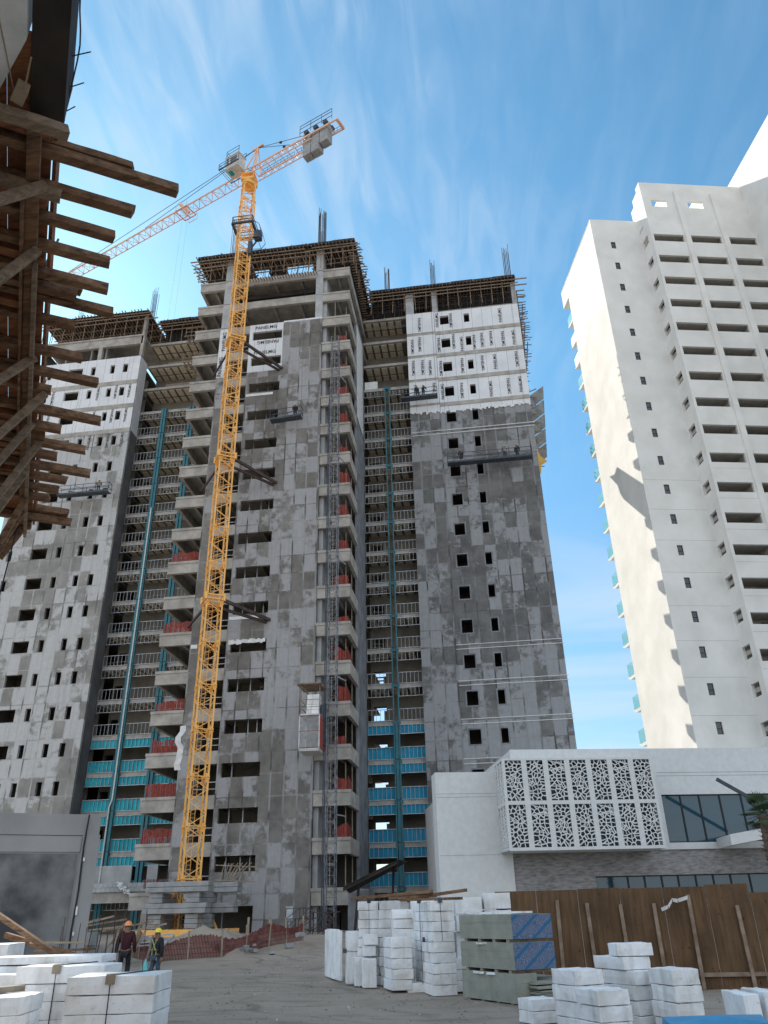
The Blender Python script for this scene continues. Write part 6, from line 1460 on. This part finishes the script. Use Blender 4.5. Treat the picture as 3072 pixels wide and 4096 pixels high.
# ------------------------------------------------------------------ people
def skinobj(name, pts, edges, rad, mat, parent, levels=1, rootv=0):
    me = bpy.data.meshes.new(name); me.from_pydata([tuple(p) for p in pts], edges, []); me.materials.append(MT[mat])
    o = bpy.data.objects.new(name, me); COL.objects.link(o); o.parent = parent; o['_o'] = (0,0,0)
    md = o.modifiers.new('skin', 'SKIN'); md.use_smooth_shade = True
    for i, rr_ in enumerate(rad):
        sv = me.skin_vertices[0].data[i]; sv.radius = rr_ if isinstance(rr_, tuple) else (rr_, rr_); sv.use_root = (i == rootv)
    sb = o.modifiers.new('sub', 'SUBSURF'); sb.levels = levels; sb.render_levels = levels
    return o
def person(loc, face, hgt, label, top, legs, hat, pose='walk', harness=False, tiny=False, group=None):
    """face: heading in radians (0 = facing +y)"""
    T = root('person', loc, label, 'person', group); T.rotation_euler = (0, 0, face); k = hgt/1.75; s = lambda *p: Vector(p)*k
    # pelvis 0, waist, chest, neck, head
    P = [s(0,0,.93), s(0,0,1.08), s(0,.01,1.30), s(0,0,1.47), s(0,.02,1.56), s(0,.03,1.66)]; E = [(0,1),(1,2),(2,3),(3,4),(4,5)]; W = [(.145,.10),(.135,.10),(.165,.11),(.065,.065),(.085,.10),(.08,.095)]
    arms = {'walk': ((( .20,0,1.42),( .27,-.03,1.14),( .27,.10,.90)), ((-.20,0,1.42),(-.27,.02,1.14),(-.29,.03,.88))),
            'stand': (((.20,0,1.42),(.27,0,1.14),(.26,.06,.88)), ((-.20,0,1.42),(-.27,0,1.14),(-.26,.06,.88))),
            'work': (((.20,0,1.42),(.26,.22,1.25),(.16,.45,1.32)), ((-.20,0,1.42),(-.26,.22,1.2),(-.14,.45,1.25)))}[pose]
    hands = []
    for a in arms:
        i = len(P); P += [s(*q) for q in a]; E += [(2, i), (i, i+1), (i+1, i+2)]; W += [.062, .045, .032]; hands.append((i+2, s(*a[2]), (s(*a[2])-s(*a[1])).normalized()))
    lg = {'walk': (((.10,0,.88),(.12,.10,.50),(.11,-.02,.08)), ((-.10,0,.88),(-.11,-.02,.50),(-.12,-.16,.10)))}.get(pose, (((.10,0,.88),(.11,.02,.50),(.12,0,.08)), ((-.10,0,.88),(-.11,.02,.50),(-.12,0,.08))))
    feet = []
    for a in lg:
        i = len(P); P += [s(*q) for q in a]; E += [(0, i), (i, i+1), (i+1, i+2)]; W += [.09, .06, .042]; f = s(*a[2])+s(0,.14,-.04); P.append(f); E.append((i+2, i+3)); W.append(.038)
    W2 = [tuple(q*k for q in x) if isinstance(x, tuple) else x*k for x in W]
    # hands: palm, four fingers and a thumb
    if not tiny:
        for sgn, (i, p, d) in zip((1, -1), hands):
            j = len(P); P.append(p+d*0.06*k); E.append((i, j)); W2.append((.034*k, .018*k))
            side = Vector((0, 1, 0)) if abs(d.y) < 0.7 else Vector((1, 0, 0))
            for f in range(4):
                q = p+d*(0.10)*k+side*(f-1.5)*0.019*k; t1 = q+d*(0.035+0.006*(1-abs(f-1.5)))*k; t2 = t1+(d*0.025+Vector((-sgn*0.018, 0, 0)))*k; a = len(P); P += [q, t1, t2]; E += [(j, a), (a, a+1), (a+1, a+2)]; W2 += [.0095*k, .0085*k, .007*k]
            a = len(P); P += [p+d*0.05*k+side*0.042*k, p+d*0.085*k+side*0.055*k]; E += [(j, a), (a, a+1)]; W2 += [.011*k, .0085*k]
    body = skinobj('body', P, E, W2, 'skin', T, 1 if tiny else 2)
    if not tiny:                              # face: nose, brow, lips, ears
        m = MB(); m.tube(s(0,.125,1.625), s(0,.155,1.60), .012*k, 6, .02*k); m.bar(s(-.03,.122,1.575), s(.03,.122,1.575), .012*k)
        for q in (-1, 1): m.tube(s(q*.088,.02,1.60), s(q*.098,.01,1.66), .014*k, 6)
        m.v = [p+Vector((0,0,0)) for p in m.v]; bo = bpy.data.meshes.new('face'); bo.from_pydata([tuple(p) for p in m.v], [], m.f); bo.materials.append(MT['skin']); fo = bpy.data.objects.new('face', bo); COL.objects.link(fo); fo.parent = T
    tw = [tuple(q*k*1.16+0.012 for q in x) if isinstance(x, tuple) else x*k*1.25+0.012 for x in W]
    n = 12
    jp = [P[0], P[1], P[2], P[3]-Vector((0,0,.03*k))]; je = [(0,1),(1,2),(2,3)]; jw = [tw[0], tw[1], tw[2], (.075*k,.075*k)]
    for i in (6, 9): a = len(jp); jp += [P[i], P[i+1], P[i+2]]; je += [(2, a), (a, a+1), (a+1, a+2)]; jw += [tw[i], tw[i+1], tw[i+2]]
    skinobj('jacket', jp, je, jw, top, T, 2)
    lp = [P[0]]; le = []; lw = [tuple(q*k*1.12 for q in (.145, .105))]
    for i in (12, 16): a = len(lp); lp += [P[i], P[i+1], P[i+2]]; le += [(0, a), (a, a+1), (a+1, a+2)]; lw += [.10*k, .073*k, .062*k]
    skinobj('trousers', lp, le, lw, legs, T, 2)
    bp = []; be = []; bw = []
    for i in (14, 18): a = len(bp); bp += [P[i], P[i+1]]; be += [(a, a+1)]; bw += [.055*k, .048*k]
    m = MB()
    for a in (0, 2): m.tube(bp[a], bp[a+1], .055*k, 8, .045*k)
    me = bpy.data.meshes.new('boots'); me.from_pydata([tuple(p) for p in m.v], [], m.f); me.materials.append(MT['frame']); o = bpy.data.objects.new('boots', me); COL.objects.link(o); o.parent = T
    # hard hat: dome, ridge and brim
    V = []; Fc = []; nr, ns = 6, 14
    for i in range(nr+1):
        e = math.pi/2*i/nr
        for j in range(ns): a = 2*math.pi*j/ns; V.append(s(.118*math.cos(e)*math.cos(a), .02+.138*math.cos(e)*math.sin(a), 1.665+.125*math.sin(e)))
    for i in range(nr):
        for j in range(ns): Fc.append((i*ns+j, i*ns+(j+1)%ns, (i+1)*ns+(j+1)%ns, (i+1)*ns+j))
    b0 = len(V)
    for j in range(ns): a = 2*math.pi*j/ns; V.append(s(.135*math.cos(a), .02+(.158+.045*max(0, math.sin(a)))*math.sin(a), 1.655))
    for j in range(ns): Fc.append((b0+j, b0+(j+1)%ns, (j+1)%ns, j))
    me = bpy.data.meshes.new('hard_hat'); me.from_pydata([tuple(p) for p in V], [], Fc); me.materials.append(MT[hat]); me.polygons.foreach_set('use_smooth', [True]*len(me.polygons)); o = bpy.data.objects.new('hard_hat', me); COL.objects.link(o); o.parent = T
    if harness:
        m = MB()
        for y, q in ((.145, 1), (-.135, -1)):
            m.bar(s(-.13, y, 1.44), s(.10, y, 1.10), .04*k, .012); m.bar(s(.13, y+.006, 1.44), s(-.10, y+.006, 1.10), .04*k, .012); m.bar(s(-.16, y, 1.12), s(.16, y, 1.12), .045*k, .012)
        m.bar(s(.10,.13,1.08), s(.15,.12,.80), .035*k, .012); m.bar(s(-.10,.13,1.08), s(-.15,.12,.80), .035*k, .012); m.bar(s(.10,-.13,1.08), s(.15,-.12,.80), .035*k, .012); m.bar(s(-.10,-.13,1.08), s(-.15,-.12,.80), .035*k, .012)
        me = bpy.data.meshes.new('harness'); me.from_pydata([tuple(p) for p in m.v], [], m.f); me.materials.append(MT['harness']); o = bpy.data.objects.new('harness', me); COL.objects.link(o); o.parent = T
    return T
person((-13.0, 29.0, GH(-13, 29)), R(10), 1.93, 'person in dark maroon jacket and orange hard hat seen from behind', 'maroon', 'black_cloth', 'orange_hat', 'walk')
person((-11.85, 29.0, GH(-12, 29)), R(150), 1.73, 'person in black jacket, safety harness and yellow hard hat carrying a bag', 'black_cloth', 'jeans', 'yellow_hat', 'walk', True)
m = MB(); bx, by = -12.20, 28.95; nn = 9
prof = ((0.82, 0.02), (0.72, 0.05), (0.6, 0.11), (0.47, 0.15), (0.38, 0.13), (0.35, 0.05))
for z, rr_ in prof:
    for j in range(nn): a = 2*math.pi*j/nn; q = rr_*(1+0.15*math.sin(3*a+z*9)); m.v.append(Vector((bx+q*math.cos(a), by+q*0.7*math.sin(a), z)))
for i in range(len(prof)-1):
    for j in range(nn): m.f.append([i*nn+j, i*nn+(j+1)%nn, (i+1)*nn+(j+1)%nn, (i+1)*nn+j]); m.mi.append(0)
m.f.append([5*nn+j for j in range(nn)]); m.mi.append(0)
tag(m.build('plastic_bag', 'bag'), 'teal plastic bag held low by the person in the yellow hard hat', 'bag')
person((-27.3, 65.4, 71.82), R(170), 1.75, 'tiny person standing on the top deck left of the crane mast', 'black_cloth', 'black_cloth', 'orange_hat', 'work', tiny=True)
person((-17.0, 63.85, 47.3), R(20), 1.7, 'tiny person in dark clothes on the central suspended platform', 'black_cloth', 'black_cloth', 'yellow_hat', 'work', tiny=True)
person((-4.9, 72.4, 54.5), R(20), 1.6, 'tiny person on the foam panel platform, left of two', 'black_cloth', 'black_cloth', 'yellow_hat', 'work', tiny=True)
person((-4.2, 72.4, 54.5), R(-30), 1.7, 'tiny person on the foam panel platform, right of two', 'black_cloth', 'jeans', 'yellow_hat', 'work', tiny=True)
person((-0.45, 72.5, 45.35), R(20), 1.7, 'tiny person at the left end of the long suspended platform', 'black_cloth', 'black_cloth', 'orange_hat', 'work', tiny=True)
person((4.3, 72.5, 45.35), R(20), 1.7, 'tiny person in the right half of the long suspended platform', 'timber_pale', 'jeans', 'yellow_hat', 'work', tiny=True)
person((5.6, 72.5, 45.35), R(-20), 1.7, 'tiny person near the right end of the long suspended platform', 'black_cloth', 'black_cloth', 'orange_hat', 'stand', tiny=True)
person((-41.6, 71.3, 44.95), R(20), 1.7, 'tiny person on the platform hanging on the left wing', 'timber_pale', 'jeans', 'yellow_hat', 'work', tiny=True)
person((-19.9, 66.6, LV(13)-2.26-0.9), R(180), 1.7, 'tiny person in a pale hat looking out of a strip window', 'black_cloth', 'black_cloth', 'cab', 'stand', tiny=True)
for _o in list(bpy.data.objects):
    if '_o' in _o: del _o['_o']
